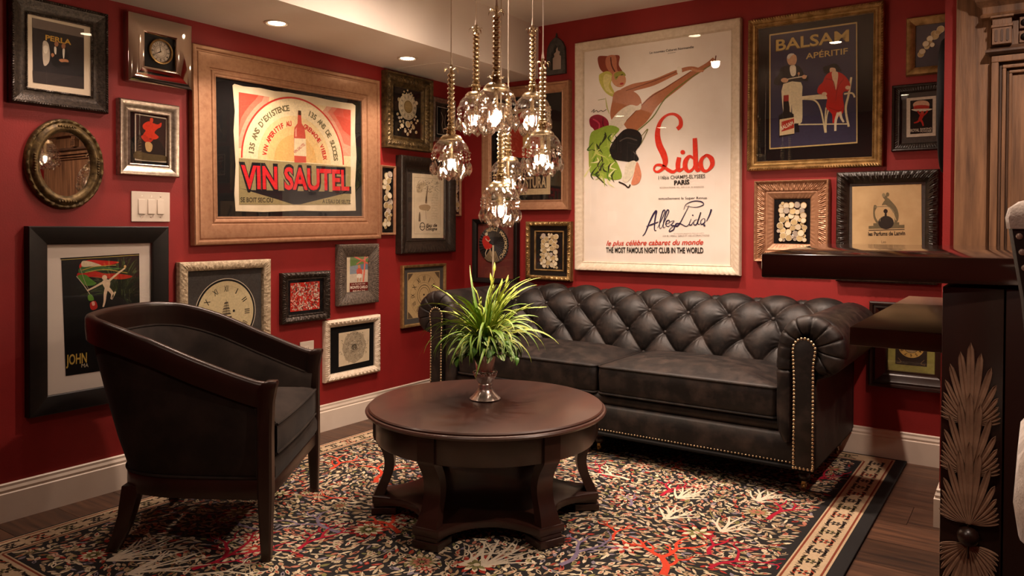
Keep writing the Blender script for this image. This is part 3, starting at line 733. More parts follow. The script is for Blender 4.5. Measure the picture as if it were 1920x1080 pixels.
# lithograph in a white ornate frame
p = Pic('L', (-1.336, -.886, .283, .643), 'framed_print', 'ornate white frame with black mat and a grey engraved print'); p.crop = CD; p.zz = .012
p.frame([(0, 0), (0, .024), (.004, .028, .004), (.012, .034, .006), (.024, .032, .006), (.034, .026, .004), (.042, .022), (.044, .012)], M_CREAMFRAME, leafy, .004)
p.board(.043, .0115, M_BLACK); p.board(.001, .005, M_BLKFRAME, 'backing')
p.sheet([(1134, 666), (1341, 633), (1339, 847), (1134, 893)], M_CREAM, 'print', dz=.001); p.zz += .0012
gx, gy = p.P((1240, 758)); rnd = random.Random(9)
p.lcirc((gx, gy), .1, '#b3a489', 8)
for k in range(170):
    a = rnd.uniform(0, 2 * PI); r = rnd.uniform(.015, .105); x, y_ = gx + r * 1.05 * math.cos(a), gy + r * .95 * math.sin(a); b = rnd.uniform(0, PI); l = rnd.uniform(.006, .014)
    p.lay = 3 + k % 12; p.lstroke([(x, y_), (x + l * math.cos(b), y_ + l * math.sin(b)), (x + l * 1.5 * math.cos(b + .9), y_ + l * 1.5 * math.sin(b + .9))], [.0005, .0028, .0005], rnd.choice(['#4b4336', '#7a6f5d', '#d8cbb2', '#5d5444']), 3)
p.lay += 2; p.lcirc((gx, gy), .02, '#4d4538', 16); p.lcirc((gx, gy), .012, '#7d725e', 16)
p.glass(.043); p.done()

# collage clock with watches (gold ornate, black ground)
p = Pic('L', (-.856, -.411, 1.695, 2.180), 'framed_collage', 'gilt leafy frame with a clock dial and watch faces on black, near the soffit'); p.crop = CM = (700, 120, 6.0); p.zz = .014
p.frame([(0, 0), (0, .05), (.003, .054), (.012, .05), (.016, .04), (.02, .036, .004), (.034, .04, .007), (.05, .036, .006), (.06, .028), (.072, .03), (.076, .03, .003), (.082, .024), (.086, .012)], M_GOLDDK, leafy, .004)
p.board(.084, .0135, M_BLACKSATIN); p.board(.002, .006, M_BLKFRAME, 'backing')
cc = p.P((382, 483)); R = .084
MB().lathe([(R, 0), (R, .006), (R - .004, .008)], 40).build('clock_dial', M_DIAL1, p.t, loc=(cc[0], cc[1], p.zz))
p.zz += .0085; p.dial(cc, R - .006, None, .018, ink='#1e1812', kw=.8); p.lcirc(cc, .042, '#8f7a50', 30); p.lcirc(cc, .032, '#a38c5c', 24); p.lstroke([(cc[0] - .03, cc[1]), (cc[0] + .028, cc[1])], [.001, .003, .001], '#d8c9a0', 0); p.zz -= .0085; p.lay = 0
sp = []
for (x, y_, r) in ((285, 398, 22), (480, 440, 24), (380, 298, 12), (340, 312, 11), (418, 328, 11), (328, 345, 15), (430, 352, 12), (366, 330, 9), (400, 335, 9), (450, 380, 10), (318, 695, 26), (382, 680, 38), (447, 712, 25), (270, 562, 16), (285, 605, 18), (310, 600, 16), (300, 645, 14), (330, 640, 13), (470, 595, 15), (490, 640, 16), (460, 625, 15), (425, 660, 18), (440, 690, 12), (350, 735, 13), (357, 755, 20), (410, 760, 20), (382, 790, 20), (475, 770, 18), (280, 740, 12), (300, 720, 10), (335, 660, 10), (420, 735, 11), (395, 735, 9), (478, 665, 11)):
    q = p.P((x, y_)); q2 = p.P((x, y_ + r)); sp.append((q[0], q[1], abs(q2[1] - q[1])))
watches(p, sp); p.glass(.085, .032); p.done()

# slim watch frames
def slim(rect, crop, label, seed):
    p = Pic('L', rect, 'framed_collage', label); p.crop = crop; p.zz = .01
    p.frame([(0, 0), (0, .02), (.003, .024), (.01, .022), (.014, .018), (.015, .009)], M_COPPER)
    p.board(.013, .0095, M_BLACK); p.board(.001, .005, M_BLKFRAME, 'backing')
    hw = p.w / 2 - .02; hh = p.h / 2 - .03
    watches(p, pack(-hw, hw, -hh, hh, [.021, .017, .014, .011, .009], 60, lambda x, y: abs(x + .010 * math.sin(y * 26)) < .026, seed)); p.glass(.014, .026); p.done()
slim((-.877, -.741, 1.141, 1.582), CE, 'slim copper frame of watch faces between the wide poster and the cologne print', 3)
slim((-.160, -.062, 1.27, 1.645), CE, 'slim copper frame of watch faces squeezed beside the corner', 5)

# cologne print in heavy black frame
p = Pic('L', (-.723, -.164, 1.019, 1.656), 'framed_print', 'heavy black carved frame with a cologne advertisement print'); p.crop = (740, 290, 5.686); p.zz = .018
p.frame([(0, 0), (0, .05), (.006, .056), (.012, .054, .004), (.026, .05, .006), (.042, .042, .005), (.055, .036), (.06, .03), (.078, .024), (.082, .026), (.088, .022), (.09, .016)], M_EBONY, scrolly, .006)
p.board(.088, .0165, mat('brown_mat', '#2f2620', '#28201b', scale=40, rough=.8)); p.board(.002, .006, M_BLKFRAME, 'backing')
p.sheet([(188, 197), (522, 222), (518, 888), (182, 890)], M_CREAM, 'print', dz=.001); p.zz += .0012
ink = '#6b5a48'
for a, b in (((212, 240), (488, 262)), ((488, 262), (485, 845)), ((485, 845), (207, 845)), ((207, 845), (212, 240))): p.stroke([a, b], 2.5, '#8b7a63', 0)
p.poly([(235, 330), (260, 300), (330, 300), (330, 330), (300, 350), (290, 400), (250, 410), (235, 380)], '#c9b593'); rnd = random.Random(2)
for k in range(60):
    x, y_ = rnd.uniform(225, 460), rnd.uniform(285, 400); p.lay = 2 + k % 8; p.stroke([(x, y_), (x + rnd.uniform(-25, 25), y_ + rnd.uniform(-22, 22)), (x + rnd.uniform(-30, 30), y_ + rnd.uniform(-30, 30))], [1, 4, 1], rnd.choice([ink, '#8d7b64', '#4b3d30', '#b09c7d']))
p.lay = 11; p.stroke([(355, 330), (345, 400), (338, 460), (335, 520)], [8, 20, 26, 34], '#8a745c'); p.stroke([(338, 440), (336, 500)], [6, 14], '#3c3026'); p.poly([(262, 545), (335, 530), (380, 550), (375, 580), (340, 595), (275, 585)], '#b39a76'); p.stroke([(330, 590), (332, 640), (336, 690)], 4, ink); p.stroke([(345, 600), (365, 590)], 5, ink)
p.poly([(258, 640), (263, 612), (269, 612), (274, 640), (276, 712), (254, 712)], '#7a6a56', 0); p.hard([(388, 400), (465, 405), (465, 700), (388, 690)], '#dccbab')
for k in range(9): p.stroke([(395, 430 + k * 28), (458, 433 + k * 28)], 3, '#bfac8b', 0)
p.lcirc(p.P((295, 765)), .046 * .6, '#2f261e', 24, .022); p.text('Soir', (262, 775), (325, 775), 18, '#2f261e', .02, .3); p.text('Eau de', (335, 772), (452, 768), 34, '#2a221b', .03, .25); p.text('Cologne', (332, 806), (452, 806), 32, '#2a221b', .03, .25)
p.ltext('2', p.P((362, 925)), .025, 0, '#4b3c30')
p.glass(.089, .026); p.done()

# silver frame behind the pendants
p = Pic('L', (-.384, -.14, 1.774, 2.082), 'framed_print', 'silver frame with a thin white line drawing on black, beside the corner'); p.crop = (800, 110, 4.5); p.zz = .012
p.frame([(0, 0), (0, .026), (.006, .034), (.016, .034), (.026, .024), (.032, .022), (.036, .012)], M_BRUSHED)
p.board(.034, .0115, M_BLACK); p.board(.001, .005, M_BLKFRAME, 'backing')
x, y_ = p.w / 2 - .06, p.h / 2 - .06
for a, b in (((-x, -y_), (x, -y_)), ((x, -y_), (x, y_)), ((x, y_), (-x, y_)), ((-x, y_), (-x, -y_))): p.lstroke([a, b], .003, '#c9bcae', 0)
p.lstroke([(-.02, .06), (0, .02), (-.01, -.03), (.01, -.08)], .003, '#b9ab9b'); p.lstroke([(.03, .05), (.02, .0), (.03, -.05)], .003, '#b9ab9b')
p.glass(.035); p.done()

# wooden clock face
p = Pic('L', (-.678, -.234, .53, .94), 'framed_clock_face', 'tan wooden clock dial in a plain thin frame above the sofa arm'); p.crop = CE; p.zz = .012
p.frame([(0, 0), (0, .024), (.004, .028), (.014, .026), (.018, .02), (.02, .011)], M_GOLD)
p.board(.018, .0112, M_GREYMAT); p.board(.001, .005, M_BLKFRAME, 'backing')
p.lpoly([(-.165, -.15), (.165, -.15), (.165, .155), (-.165, .155)], '#b3986b'); p.dial((0, 0), .138, None, .036, ink='#2a2018', kw=.75); p.lcirc((0, 0), .068, '#2f251b', 36, .064); p.lcirc((0, 0), .05, '#2f251b', 36, .047); p.lcirc((0, 0), .007, '#17110d', 12)
for sx in (-1, 1):
    for sy in (-1, 1): p.lpoly([(sx * .16, sy * .148), (sx * .11, sy * .148), (sx * .13, sy * .125), (sx * .16, sy * .1)], '#5d4c38')
p.done()

# ------------------------------------------------------------------ back wall pictures
# small arched mirror
t = thing('arched_mirror', 'small grey wooden mirror with a pointed scalloped arch, under the ceiling', 'mirror', M=wall_matrix('B', .778, 2.21))
outer = [(-.074, 0), (.074, 0), (.07, .13), (.066, .175), (.045, .215), (.02, .235), (0, .245), (-.02, .235), (-.045, .215), (-.066, .175), (-.07, .13)]
inner = [(-.042, .03), (.042, .03), (.042, .115), (.03, .125), (.034, .145), (.018, .155), (.016, .175), (0, .195), (-.016, .175), (-.018, .155), (-.034, .145), (-.03, .125), (-.042, .115)]
mb = MB()
tri = tessellate_polygon([[Vector((a, b, 0)) for a, b in outer], [Vector((a, b, 0)) for a, b in inner]])
al = outer + inner
mb.add([(a, b, .024) for a, b in al], [tuple(q) for q in tri])
for L_, off, z0 in ((outer, 0, 0), (inner, len(outer), .006)):
    n = len(L_); mb.add([(a, b, .024) for a, b in L_] + [(a, b, z0) for a, b in L_], [(k, (k + 1) % n, n + (k + 1) % n, n + k) for k in range(n)])
mb.build('frame', mat('weathered_grey_wood', '#4a4640', '#2f2c28', scale=30, rough=.75, bump=.3), t, smooth=0)
MB().prism(inner, .004, .007).build('mirror_glass', M_MIRROR, t, smooth=0)
MB().prism(outer, 0, .004).build('backing', M_BLKFRAME, t, smooth=0)
MB().lathe([(.004, 0), (.009, .008), (.004, .016), (.006, .022), (.001, .03)], 10).build('finial', MATS['weathered_grey_wood'], t, loc=(0, .246, .012)).rotation_euler = (-PI / 2, 0, 0)

# bitters poster behind the pendants
p = Pic('B', (.183, .893, 1.31, 2.158), 'framed_poster', 'copper-gold framed bitters poster hanging behind the crystal pendants'); p.crop = (890, 220, 5.141); p.zz = .016
p.frame([(0, 0), (0, .04), (.004, .046), (.014, .044), (.02, .036), (.05, .03), (.056, .024), (.062, .026), (.068, .022), (.07, .014)], M_COPPER)
p.board(.066, .0145, M_BLACK); p.board(.003, .006, M_BLKFRAME, 'backing')
hw, h0, h1 = .2, -.318, .27
p.lpoly([(-hw, h0), (hw, h0), (hw, h1), (-hw, h1)], '#c2ac86'); p.lpoly([(-hw + .03, h0 + .04), (hw - .03, h0 + .04), (hw - .03, h1 - .03), (-hw + .03, h1 - .03)], '#2b211c')
p.lpoly([(-.1, -.05), (.13, -.05), (.15, .1), (.1, .22), (0, .26), (-.1, .2), (-.13, .08)], '#a83322', 4); p.lpoly([(-.02, .0), (.04, .0), (.045, .12), (.02, .16), (.02, .22), (0, .22), (0, .16), (-.025, .12)], '#c9a56a', 0)
p.ltext('BITTER', (0.015, -.158), .058, 0, '#b9a27d', .02, maxw=.32); p.ltext('ANGOSTURA', (0.0, -.235), .07, 0, '#b9a27d', .03, maxw=.335)
p.glass(.068); p.done()

# fan in a black frame
p = Pic('B', (.1, .485, .8, 1.251), 'framed_fan', 'black frame with a round pleated souvenir fan over red cloth'); p.crop = CJ = (780, 380, 4.909); p.zz = .016
p.frame([(0, 0), (0, .04), (.005, .044), (.03, .036), (.034, .03), (.035, .014)], M_BLKFRAME)
p.board(.034, .0145, mat('rust_cloth', '#6e2318', '#541a13', scale=5, rough=.85)); p.board(.002, .006, M_BLKFRAME, 'backing')
cc = p.P((718, 385)); R = .128
mb = MB(); n = 72; vs = [(cc[0], cc[1], p.zz + .003)]; fs = []
for k in range(n + 1):
    a = 2 * PI * k / n; vs.append((cc[0] + R * math.cos(a), cc[1] + R * math.sin(a), p.zz + (.001 if k % 2 else .007)))
    if k: fs.append((0, k, k + 1))
mb.add(vs, fs).build('pleated_fan', mat('black_fan_paper', '#16110f', rough=.6), p.t, smooth=0)
MB().box(cc[0] - .006, cc[0] + .006, -p.h / 2 + .045, cc[1] - .005, p.zz + .007, p.zz + .012).build('fan_handle', M_CREAM, p.t, smooth=0)
p.zz += .0095
p.poly([(625, 310), (655, 300), (680, 335), (672, 370), (700, 390), (690, 420), (645, 430), (620, 395), (610, 350)], '#c3281c'); p.ell((648, 290), 13, 15, '#d8c4a6'); p.stroke([(655, 425), (640, 465), (645, 495)], 8, '#d8c4a6'); p.stroke([(680, 420), (690, 460), (695, 495)], 8, '#d8c4a6'); p.stroke([(640, 330), (665, 355), (685, 340)], 9, '#d8c4a6')
p.arc('MERCI MONTMORENCY', cc, R * .84, 122, -62, .022, '#cdb58a', .03, kw=.9)
for k in range(20):
    a = math.radians(-66 - k * 3.2); p.lstroke([(cc[0] + .05 * math.cos(a), cc[1] + .05 * math.sin(a)), (cc[0] + R * .97 * math.cos(a), cc[1] + R * .97 * math.sin(a))], .0022, '#b59d76', 0)
p.glass(.035, .03); p.done()

# watch collages
def collage(rect, crop, label, m, prof, orn, inset, box, seed, gm=None, step=.004, fill=None, liner=None):
    p = Pic('B', rect, 'framed_collage', label); p.crop = crop; p.zz = .014
    p.frame(prof, m, orn, step)
    if liner: p.frame(liner[0], M_BLKFRAME, name='black_liner'); p.frame(liner[1], M_GOLD, name='gilt_slip')
    p.board(inset, .0135, M_BLACK); p.board(.002, .006, M_BLKFRAME, 'backing')
    watches(p, pack(box[0], box[1], box[2], box[3], fill or [.0185, .016, .014, .012, .0105, .009], 90, None, seed)); p.glass(inset + .002, .036); p.done(); return p
collage((.556, .91, .841, 1.233), CJ, 'studded gold and black frame of packed watch faces above the sofa', M_GOLD,
        [(0, 0), (0, .036), (.004, .04), (.008, .038, .008), (.016, .038, .01), (.024, .036, .008), (.03, .03), (.031, .018)], beads, .07, (-.075, .075, -.12, .12), 11, liner=([(.03, .018), (.03, .026), (.04, .024), (.06, .02), (.062, .014)], [(.061, .014), (.062, .024), (.067, .025), (.071, .022), (.072, .013)]))
collage((2.106, 2.503, 1.009, 1.461), (1400, 320, 5.0526), 'deep carved copper frame of packed watch faces beside the bar', M_COPPER,
        [(0, 0), (0, .05), (.004, .054, .003), (.01, .05, .003), (.016, .04), (.024, .036, .008), (.04, .034, .01), (.054, .036, .006), (.06, .03), (.068, .032), (.074, .028), (.09, .022, .003), (.1, .018), (.102, .013)], leafy, .1, (-.082, .082, -.115, .115), 12)

# tall cabaret poster, cream frame
p = Pic('B', (.935, 2.02, .919, 2.394), 'framed_poster', 'tall cream framed cabaret poster with a kicking dancer and red script', tilt=.3); p.crop = CG = (1060, 20, 2.117); p.zz = .016
p.frame([(0, 0), (0, .034), (.004, .04), (.012, .04, .003), (.026, .036, .003), (.04, .03, .003), (.05, .026), (.054, .028), (.058, .024), (.06, .014)], M_CREAMFRAME, scrolly, .006)
p.board(.056, .0145, M_POSTER, 'mat_board'); p.board(.003, .006, M_BLKFRAME, 'backing')
sk, sk2 = '#b5714c', '#cf9068'
p.poly([(131, 182), (170, 180), (214, 178), (212, 215), (228, 245), (222, 275), (180, 258), (145, 240), (132, 215)], '#8d3a22'); p.poly([(165, 182), (200, 180), (205, 230), (215, 262), (178, 245), (160, 215)], '#c47a5b'); p.stroke([(180, 185), (185, 220), (205, 255)], 5, '#5a1f14')
p.poly([(140, 250), (170, 240), (190, 262), (180, 290), (195, 325), (190, 342), (160, 325), (138, 290), (133, 262)], '#c9c35a'); p.poly([(160, 250), (185, 262), (172, 300), (190, 330), (160, 315), (150, 275)], '#e2d98a')
p.ell((212, 272), 28, 33, sk2, -25); p.poly([(195, 250), (225, 240), (240, 258), (215, 258), (200, 275)], '#9a9a3c')
p.stroke([(200, 266), (208, 262)], 3, '#3a2015'); p.stroke([(220, 256), (230, 252)], 3, '#3a2015'); p.ell((224, 290), 8, 4, '#b3281f', -15)
p.poly([(195, 325), (230, 312), (265, 318), (290, 335), (302, 360), (298, 385), (262, 400), (225, 440), (190, 440), (178, 410), (186, 360)], sk)
p.stroke([(225, 325), (270, 305), (350, 285), (440, 245), (500, 228), (548, 240)], [30, 30, 24, 18, 13, 9], sk); p.stroke([(240, 318), (350, 280), (440, 243)], [3, 4, 3], '#7c4127')
p.stroke([(245, 470), (300, 420), (350, 360), (400, 325), (450, 290), (500, 255), (560, 218), (590, 190)], [60, 66, 52, 40, 34, 24, 18, 12], sk); p.stroke([(270, 490), (345, 425), (400, 345), (500, 265), (580, 215)], [4, 5, 5, 4, 3], '#6f7a34'); p.stroke([(240, 440), (330, 350), (400, 305), (500, 240)], [3, 4, 4, 3], '#7c4127')
p.poly([(442, 228), (458, 222), (463, 245), (447, 252)], '#efe6d6'); p.stroke([(598, 178), (592, 205), (575, 215)], [4, 6, 3], '#7c4127'); p.stroke([(500, 232), (530, 240), (552, 236)], [10, 10, 3], sk2)
p.poly([(222, 392), (258, 374), (285, 378), (300, 368), (298, 392), (265, 402), (240, 440), (215, 470), (178, 452), (190, 425)], '#e9dfcb')
p.poly([(98, 425), (130, 412), (165, 430), (172, 460), (150, 475), (130, 500), (112, 470), (98, 455)], '#8c1830'); p.stroke([(110, 430), (135, 450), (128, 490)], 6, '#c04058'); p.stroke([(150, 425), (150, 455), (165, 465)], 5, '#5d0f20')
rnd = random.Random(3)
p.poly([(97, 500), (130, 470), (180, 455), (215, 472), (185, 510), (178, 560), (205, 600), (225, 660), (190, 672), (140, 660), (97, 640)], '#8fae3c')
for k in range(46):
    x, y_ = rnd.uniform(100, 200), rnd.uniform(480, 655); p.stroke([(x, y_), (x + rnd.uniform(-25, 10), y_ + rnd.uniform(10, 35)), (x + rnd.uniform(-35, 30), y_ + rnd.uniform(20, 60))], [2, 8, 1], rnd.choice(['#5f8a2a', '#c9d172', '#e8e6a8', '#3f5f1e', '#2d3a18', '#a9c050']))
p.poly([(205, 500), (240, 470), (285, 475), (304, 500), (300, 530), (280, 560), (292, 590), (270, 602), (235, 598), (195, 590), (176, 560), (182, 535)], '#1c1715'); p.stroke([(215, 520), (245, 505), (285, 515)], 5, '#4b423c'); p.stroke([(270, 560), (285, 575)], 4, '#57504a')
p.poly([(240, 612), (270, 595), (285, 610), (270, 650), (245, 680), (225, 672), (235, 645)], '#e6dcc4'); p.stroke([(212, 680), (235, 690), (250, 702), (258, 690)], 6, '#2a1d15'); p.poly([(285, 600), (302, 650), (290, 685), (262, 690), (272, 650)], '#d98a68'); p.stroke([(300, 500), (328, 470), (300, 530)], [2, 4, 2], '#7c7a3a')
p.stroke([(104, 402), (115, 392), (112, 404), (124, 396), (130, 402), (142, 396), (150, 400), (164, 392)], 2.5, '#3a2a20', txt=True)
p.stroke([(130, 355), (158, 350)], 2, '#8a8a40'); p.stroke([(160, 345), (165, 380), (175, 410)], [2, 6, 2], '#c5c47c')
red = '#e23a25'
# script capital and small letters
p.stroke([(444, 470), (458, 455), (455, 428), (432, 411), (402, 416), (377, 442), (366, 485), (372, 530), (390, 570), (397, 602), (386, 628), (364, 640), (352, 630), (360, 614), (382, 614), (408, 632), (428, 640), (444, 628), (452, 605)], [16, 18, 15, 11, 10, 15, 22, 27, 27, 22, 14, 9, 8, 9, 12, 14, 13, 8, 6], red, txt=True)
p.stroke([(452, 582), (447, 610), (450, 632), (466, 628), (480, 606)], [18, 20, 18, 9, 6], red, txt=True)
p.stroke([(512, 590), (494, 578), (478, 596), (476, 622), (490, 638), (508, 626), (516, 600)], [8, 12, 20, 20, 12, 10, 9], red, txt=True); p.stroke([(514, 506), (516, 560), (518, 612), (526, 634), (540, 622)], [18, 20, 20, 15, 6], red, txt=True)
p.stroke([(562, 574), (544, 586), (537, 610), (548, 634), (566, 634), (583, 612), (580, 588), (562, 574), (548, 580)], [8, 14, 20, 14, 10, 18, 20, 12, 6], red, txt=True); p.ell((466, 562), 9, 9, red)
dk = '#3b342f'
p.text('Le nouveau Cabaret Normandie', (335, 172), (510, 148), 9, dk, .01); p.text('presente', (408, 171), (438, 167), 4, dk)
p.text('116bis CHAMPS-ELYSEES', (370, 670), (555, 664), 14, dk, .005); p.text('PARIS', (432, 692), (493, 688), 17, '#2a2522', .04); p.text('RESERVATIONS TEL. 359 11-61 & AGENCES', (375, 706), (550, 702), 6, '#9c8d7d')
p.text('actuellement la Super Revue', (370, 750), (562, 747), 9, dk, .005)
nv = '#2b2446'
def ink(pts, wd=3.2): p.stroke(pts, [wd * .5, wd, wd * 1.5, wd, wd * .5], nv, txt=True)
ink([(307, 894), (318, 880), (334, 840), (350, 808), (362, 795), (356, 830), (354, 868), (362, 872)], 5); ink([(322, 856), (345, 848), (370, 838)], 4)
ink([(366, 862), (384, 826), (396, 796), (388, 795), (376, 835), (374, 862), (382, 862)]); ink([(382, 862), (398, 826), (411, 796), (403, 794), (391, 835), (389, 860), (398, 858)])
ink([(396, 848), (412, 842), (412, 832), (402, 836), (400, 852), (410, 856), (418, 848)]); ink([(416, 838), (432, 834), (420, 852), (434, 854), (428, 870), (412, 876), (420, 862), (440, 850)])
ink([(470, 790), (480, 768), (510, 756), (540, 758), (548, 770), (520, 780), (480, 776)], 3); ink([(492, 772), (470, 815), (452, 848), (440, 856), (440, 846), (458, 846), (480, 856), (494, 844)], 4)
ink([(500, 826), (492, 848), (500, 850), (508, 838)]); p.ell((506, 812), 3, 3, nv); ink([(526, 828), (512, 834), (510, 848), (522, 846), (538, 800), (526, 838), (530, 848), (538, 842)]); ink([(548, 824), (538, 834), (540, 848), (552, 842), (554, 828), (548, 824)])
p.stroke([(580, 788), (572, 812), (560, 836)], [7, 5, 2], nv, txt=True); p.ell((552, 852), 4, 4, nv)
p.text('un nouveau spectacle dans un cadre', (430, 886), (550, 884), 4, '#a79a8c'); p.text('100 BLUEBELL GIRLS ET 100 ATTRACTIONS', (388, 897), (572, 895), 6, '#8b7e72')
p.text('le plus célèbre cabaret du monde', (163, 932), (548, 928), 19, '#cf3a26', .012, .35); p.text('THE MOST FAMOUS NIGHT CLUB IN THE WORLD', (162, 960), (548, 962), 20, '#2a2522', .025)
p.glass(.058); p.done()

# aperitif poster, waiter and lady
p = Pic('B', (2.059, 2.76, 1.52, 2.373), 'framed_poster', 'gilt rope frame with a navy aperitif poster of a waiter and a lady in red'); p.crop = CH = (1390, 0, 3.177); p.zz = .016
p.frame([(0, 0), (0, .034), (.004, .038, .005), (.012, .04, .005), (.018, .036), (.024, .03), (.03, .034), (.038, .034), (.044, .026), (.048, .028, .003), (.052, .024), (.054, .014)], M_GOLD, rope, .0035)
p.board(.05, .0145, M_BLACK); p.board(.003, .006, M_BLKFRAME, 'backing')
p.hard([(167, 205), (690, 130), (692, 853), (167, 890)], '#c6ab72'); p.hard([(174, 213), (683, 140), (685, 845), (174, 882)], '#34324a')
p.text('BALSAM', (204, 306), (643, 246), 66, '#6e5423', .03); p.text('BALSAM', (207, 302), (641, 243), 62, '#c9ab66', .018); p.text('APÉRITIF', (384, 352), (634, 320), 33, '#c9ab66', .015)
p.poly([(275, 335), (300, 320), (325, 330), (330, 360), (315, 390), (285, 385), (272, 360)], '#cfa07c'); p.poly([(272, 345), (280, 325), (300, 318), (315, 322), (300, 332), (285, 350)], '#d9d0c2')
p.poly([(235, 405), (275, 390), (330, 388), (360, 410), (372, 440), (398, 455), (392, 485), (350, 480), (355, 500), (290, 505), (230, 508), (195, 500), (200, 470), (225, 440)], '#121013'); p.poly([(290, 395), (322, 392), (325, 440), (308, 455), (293, 440)], '#e6dac2')
p.poly([(250, 500), (355, 490), (362, 560), (364, 700), (352, 735), (310, 735), (300, 620), (290, 735), (262, 720), (242, 600)], '#e2d3ae', 2); p.stroke([(250, 478), (310, 465), (390, 452)], 6, '#d8cbb0'); p.ell((258, 478), 22, 14, '#cfa07c'); p.ell((375, 458), 14, 12, '#cfa07c'); p.stroke([(342, 435), (342, 455)], 3, '#d8cbb0'); p.ell((342, 438), 7, 8, '#c98a5c')
p.hard([(318, 735), (342, 735), (346, 788), (318, 788)], '#121013')
p.hard([(345, 575), (472, 562), (520, 575), (520, 590), (360, 595)], '#e2d3ae'); p.stroke([(372, 590), (440, 600), (475, 660), (500, 790)], 9, '#d8c89f'); p.stroke([(505, 640), (500, 700), (505, 790)], 8, '#d8c89f'); p.stroke([(340, 742), (640, 738)], 7, '#d8c89f', 0)
p.stroke([(655, 460), (640, 560), (622, 650), (640, 755)], 12, '#d8c89f'); p.stroke([(612, 560), (660, 555), (675, 580)], 10, '#d8c89f'); p.stroke([(520, 650), (508, 700), (502, 790)], 8, '#d8c89f')
p.poly([(487, 400), (515, 392), (540, 380), (570, 382), (588, 405), (596, 425), (560, 425), (525, 440), (495, 435)], '#14110f'); p.poly([(530, 405), (560, 408), (562, 440), (545, 450), (528, 430)], '#d8b291')
p.poly([(500, 455), (530, 430), (580, 430), (620, 455), (648, 500), (640, 540), (605, 555), (612, 640), (600, 680), (575, 700), (545, 735), (540, 680), (505, 640), (510, 575), (455, 555), (460, 515), (485, 490)], '#bf2318'); p.poly([(540, 430), (575, 432), (572, 490), (562, 535), (545, 480)], '#dcbd9b'); p.stroke([(500, 470), (545, 480), (560, 540)], 4, '#8c150f'); p.stroke([(610, 470), (575, 520), (562, 600)], 4, '#8c150f'); p.stroke([(520, 640), (580, 660), (608, 640)], 4, '#8c150f')
p.stroke([(578, 670), (562, 720), (560, 780)], [18, 14, 12], '#e2d3b4'); p.stroke([(588, 665), (595, 700), (610, 728)], [16, 14, 10], '#e2d3b4'); p.ell((495, 560), 16, 12, '#dcbd9b'); p.ell((635, 522), 16, 12, '#dcbd9b')
p.poly([(252, 568), (282, 565), (282, 605), (288, 640), (288, 665), (312, 680), (316, 800), (225, 820), (222, 690), (250, 668), (250, 610)], '#15110f', 0); p.hard([(252, 568), (282, 565), (282, 602), (252, 605)], '#a3281c'); p.hard([(228, 712), (314, 698), (316, 795), (228, 808)], '#d8c096'); p.hard([(240, 725), (314, 705), (314, 762), (240, 785)], '#b23523'); p.text('BALSAM', (240, 775), (312, 740), 22, '#efe0c4', .02)
p.glass(.052, m=MATS['glossy_picture_glass']); p.done()

# gold frame with a cluster of dials
p = Pic('B', (2.862, 3.078, 1.973, 2.265), 'framed_collage', 'plain wide gold leaf frame with a diagonal cluster of watch faces'); p.crop = CH; p.zz = .014
p.frame([(0, 0), (0, .03), (.005, .036), (.016, .036), (.034, .024), (.04, .02), (.042, .012)], M_GOLD); p.board(.04, .0135, mat('dusk_mat', '#4b4450', '#3b353e', scale=6, rough=.8)); p.board(.002, .006, M_BLKFRAME, 'backing')
sp = []
for k in range(14):
    t_ = k / 13; x, y_ = lerp(1072, 1185, t_), lerp(322, 175, t_)
    for _ in range(4 if 3 < k < 11 else 1):
        q = p.P((x + random.uniform(-16, 16) * (1 if 2 < k < 11 else .3), y_ + random.uniform(-14, 14) * (1 if 2 < k < 11 else .3))); sp.append((q[0], q[1], random.uniform(.012, .018)))
out = []
for a in sp:
    if all((a[0] - b[0]) ** 2 + (a[1] - b[1]) ** 2 > (.42 * (a[2] + b[2])) ** 2 for b in out): out.append(a)
watches(p, out); p.glass(.041, .032); p.done()

# baking powder print
p = Pic('B', (2.8, 3.064, 1.592, 1.93), 'framed_print', 'black ribbed frame with a small red cook carrying a cake'); p.crop = CH; p.zz = .014
p.frame([(0, 0), (0, .034), (.005, .04), (.012, .038), (.016, .03, .002), (.03, .026, .002), (.034, .028), (.04, .022), (.042, .012)], M_EBONY, rope, .004); p.board(.04, .013, M_GREYMAT); p.board(.002, .006, M_BLKFRAME, 'backing')
p.hard([(984, 586), (1160, 570), (1158, 808), (984, 818)], '#cfc3b2'); p.hard([(1006, 600), (1140, 588), (1138, 790), (1006, 800)], '#17120f')
p.poly([(1022, 625), (1040, 605), (1080, 598), (1112, 606), (1120, 630), (1090, 642), (1040, 645)], '#cfa68a'); p.poly([(1030, 632), (1070, 626), (1116, 630), (1112, 650), (1070, 658), (1030, 652)], '#a82c1e'); p.poly([(1012, 652), (1070, 648), (1138, 648), (1110, 660), (1050, 664)], '#d8cbb8')
p.ell((1078, 672), 10, 12, '#b5402c'); p.stroke([(1050, 660), (1062, 678), (1075, 690)], 9, '#a82318'); p.stroke([(1110, 658), (1098, 676), (1080, 690)], 9, '#a82318'); p.stroke([(1078, 682), (1070, 700), (1062, 715)], [22, 20, 16], '#b32619'); p.stroke([(1064, 712), (1050, 726), (1028, 732)], [14, 10, 7], '#b32619'); p.stroke([(1066, 712), (1078, 728), (1084, 750)], [14, 10, 7], '#b32619')
p.text('ROYAL', (1008, 786), (1060, 783), 17, '#d8cbb8', .02); p.text('BAKING', (1066, 774), (1134, 770), 11, '#d8cbb8', .015); p.text('POWDER', (1066, 788), (1134, 785), 11, '#d8cbb8', .015)
p.glass(.041); p.done()

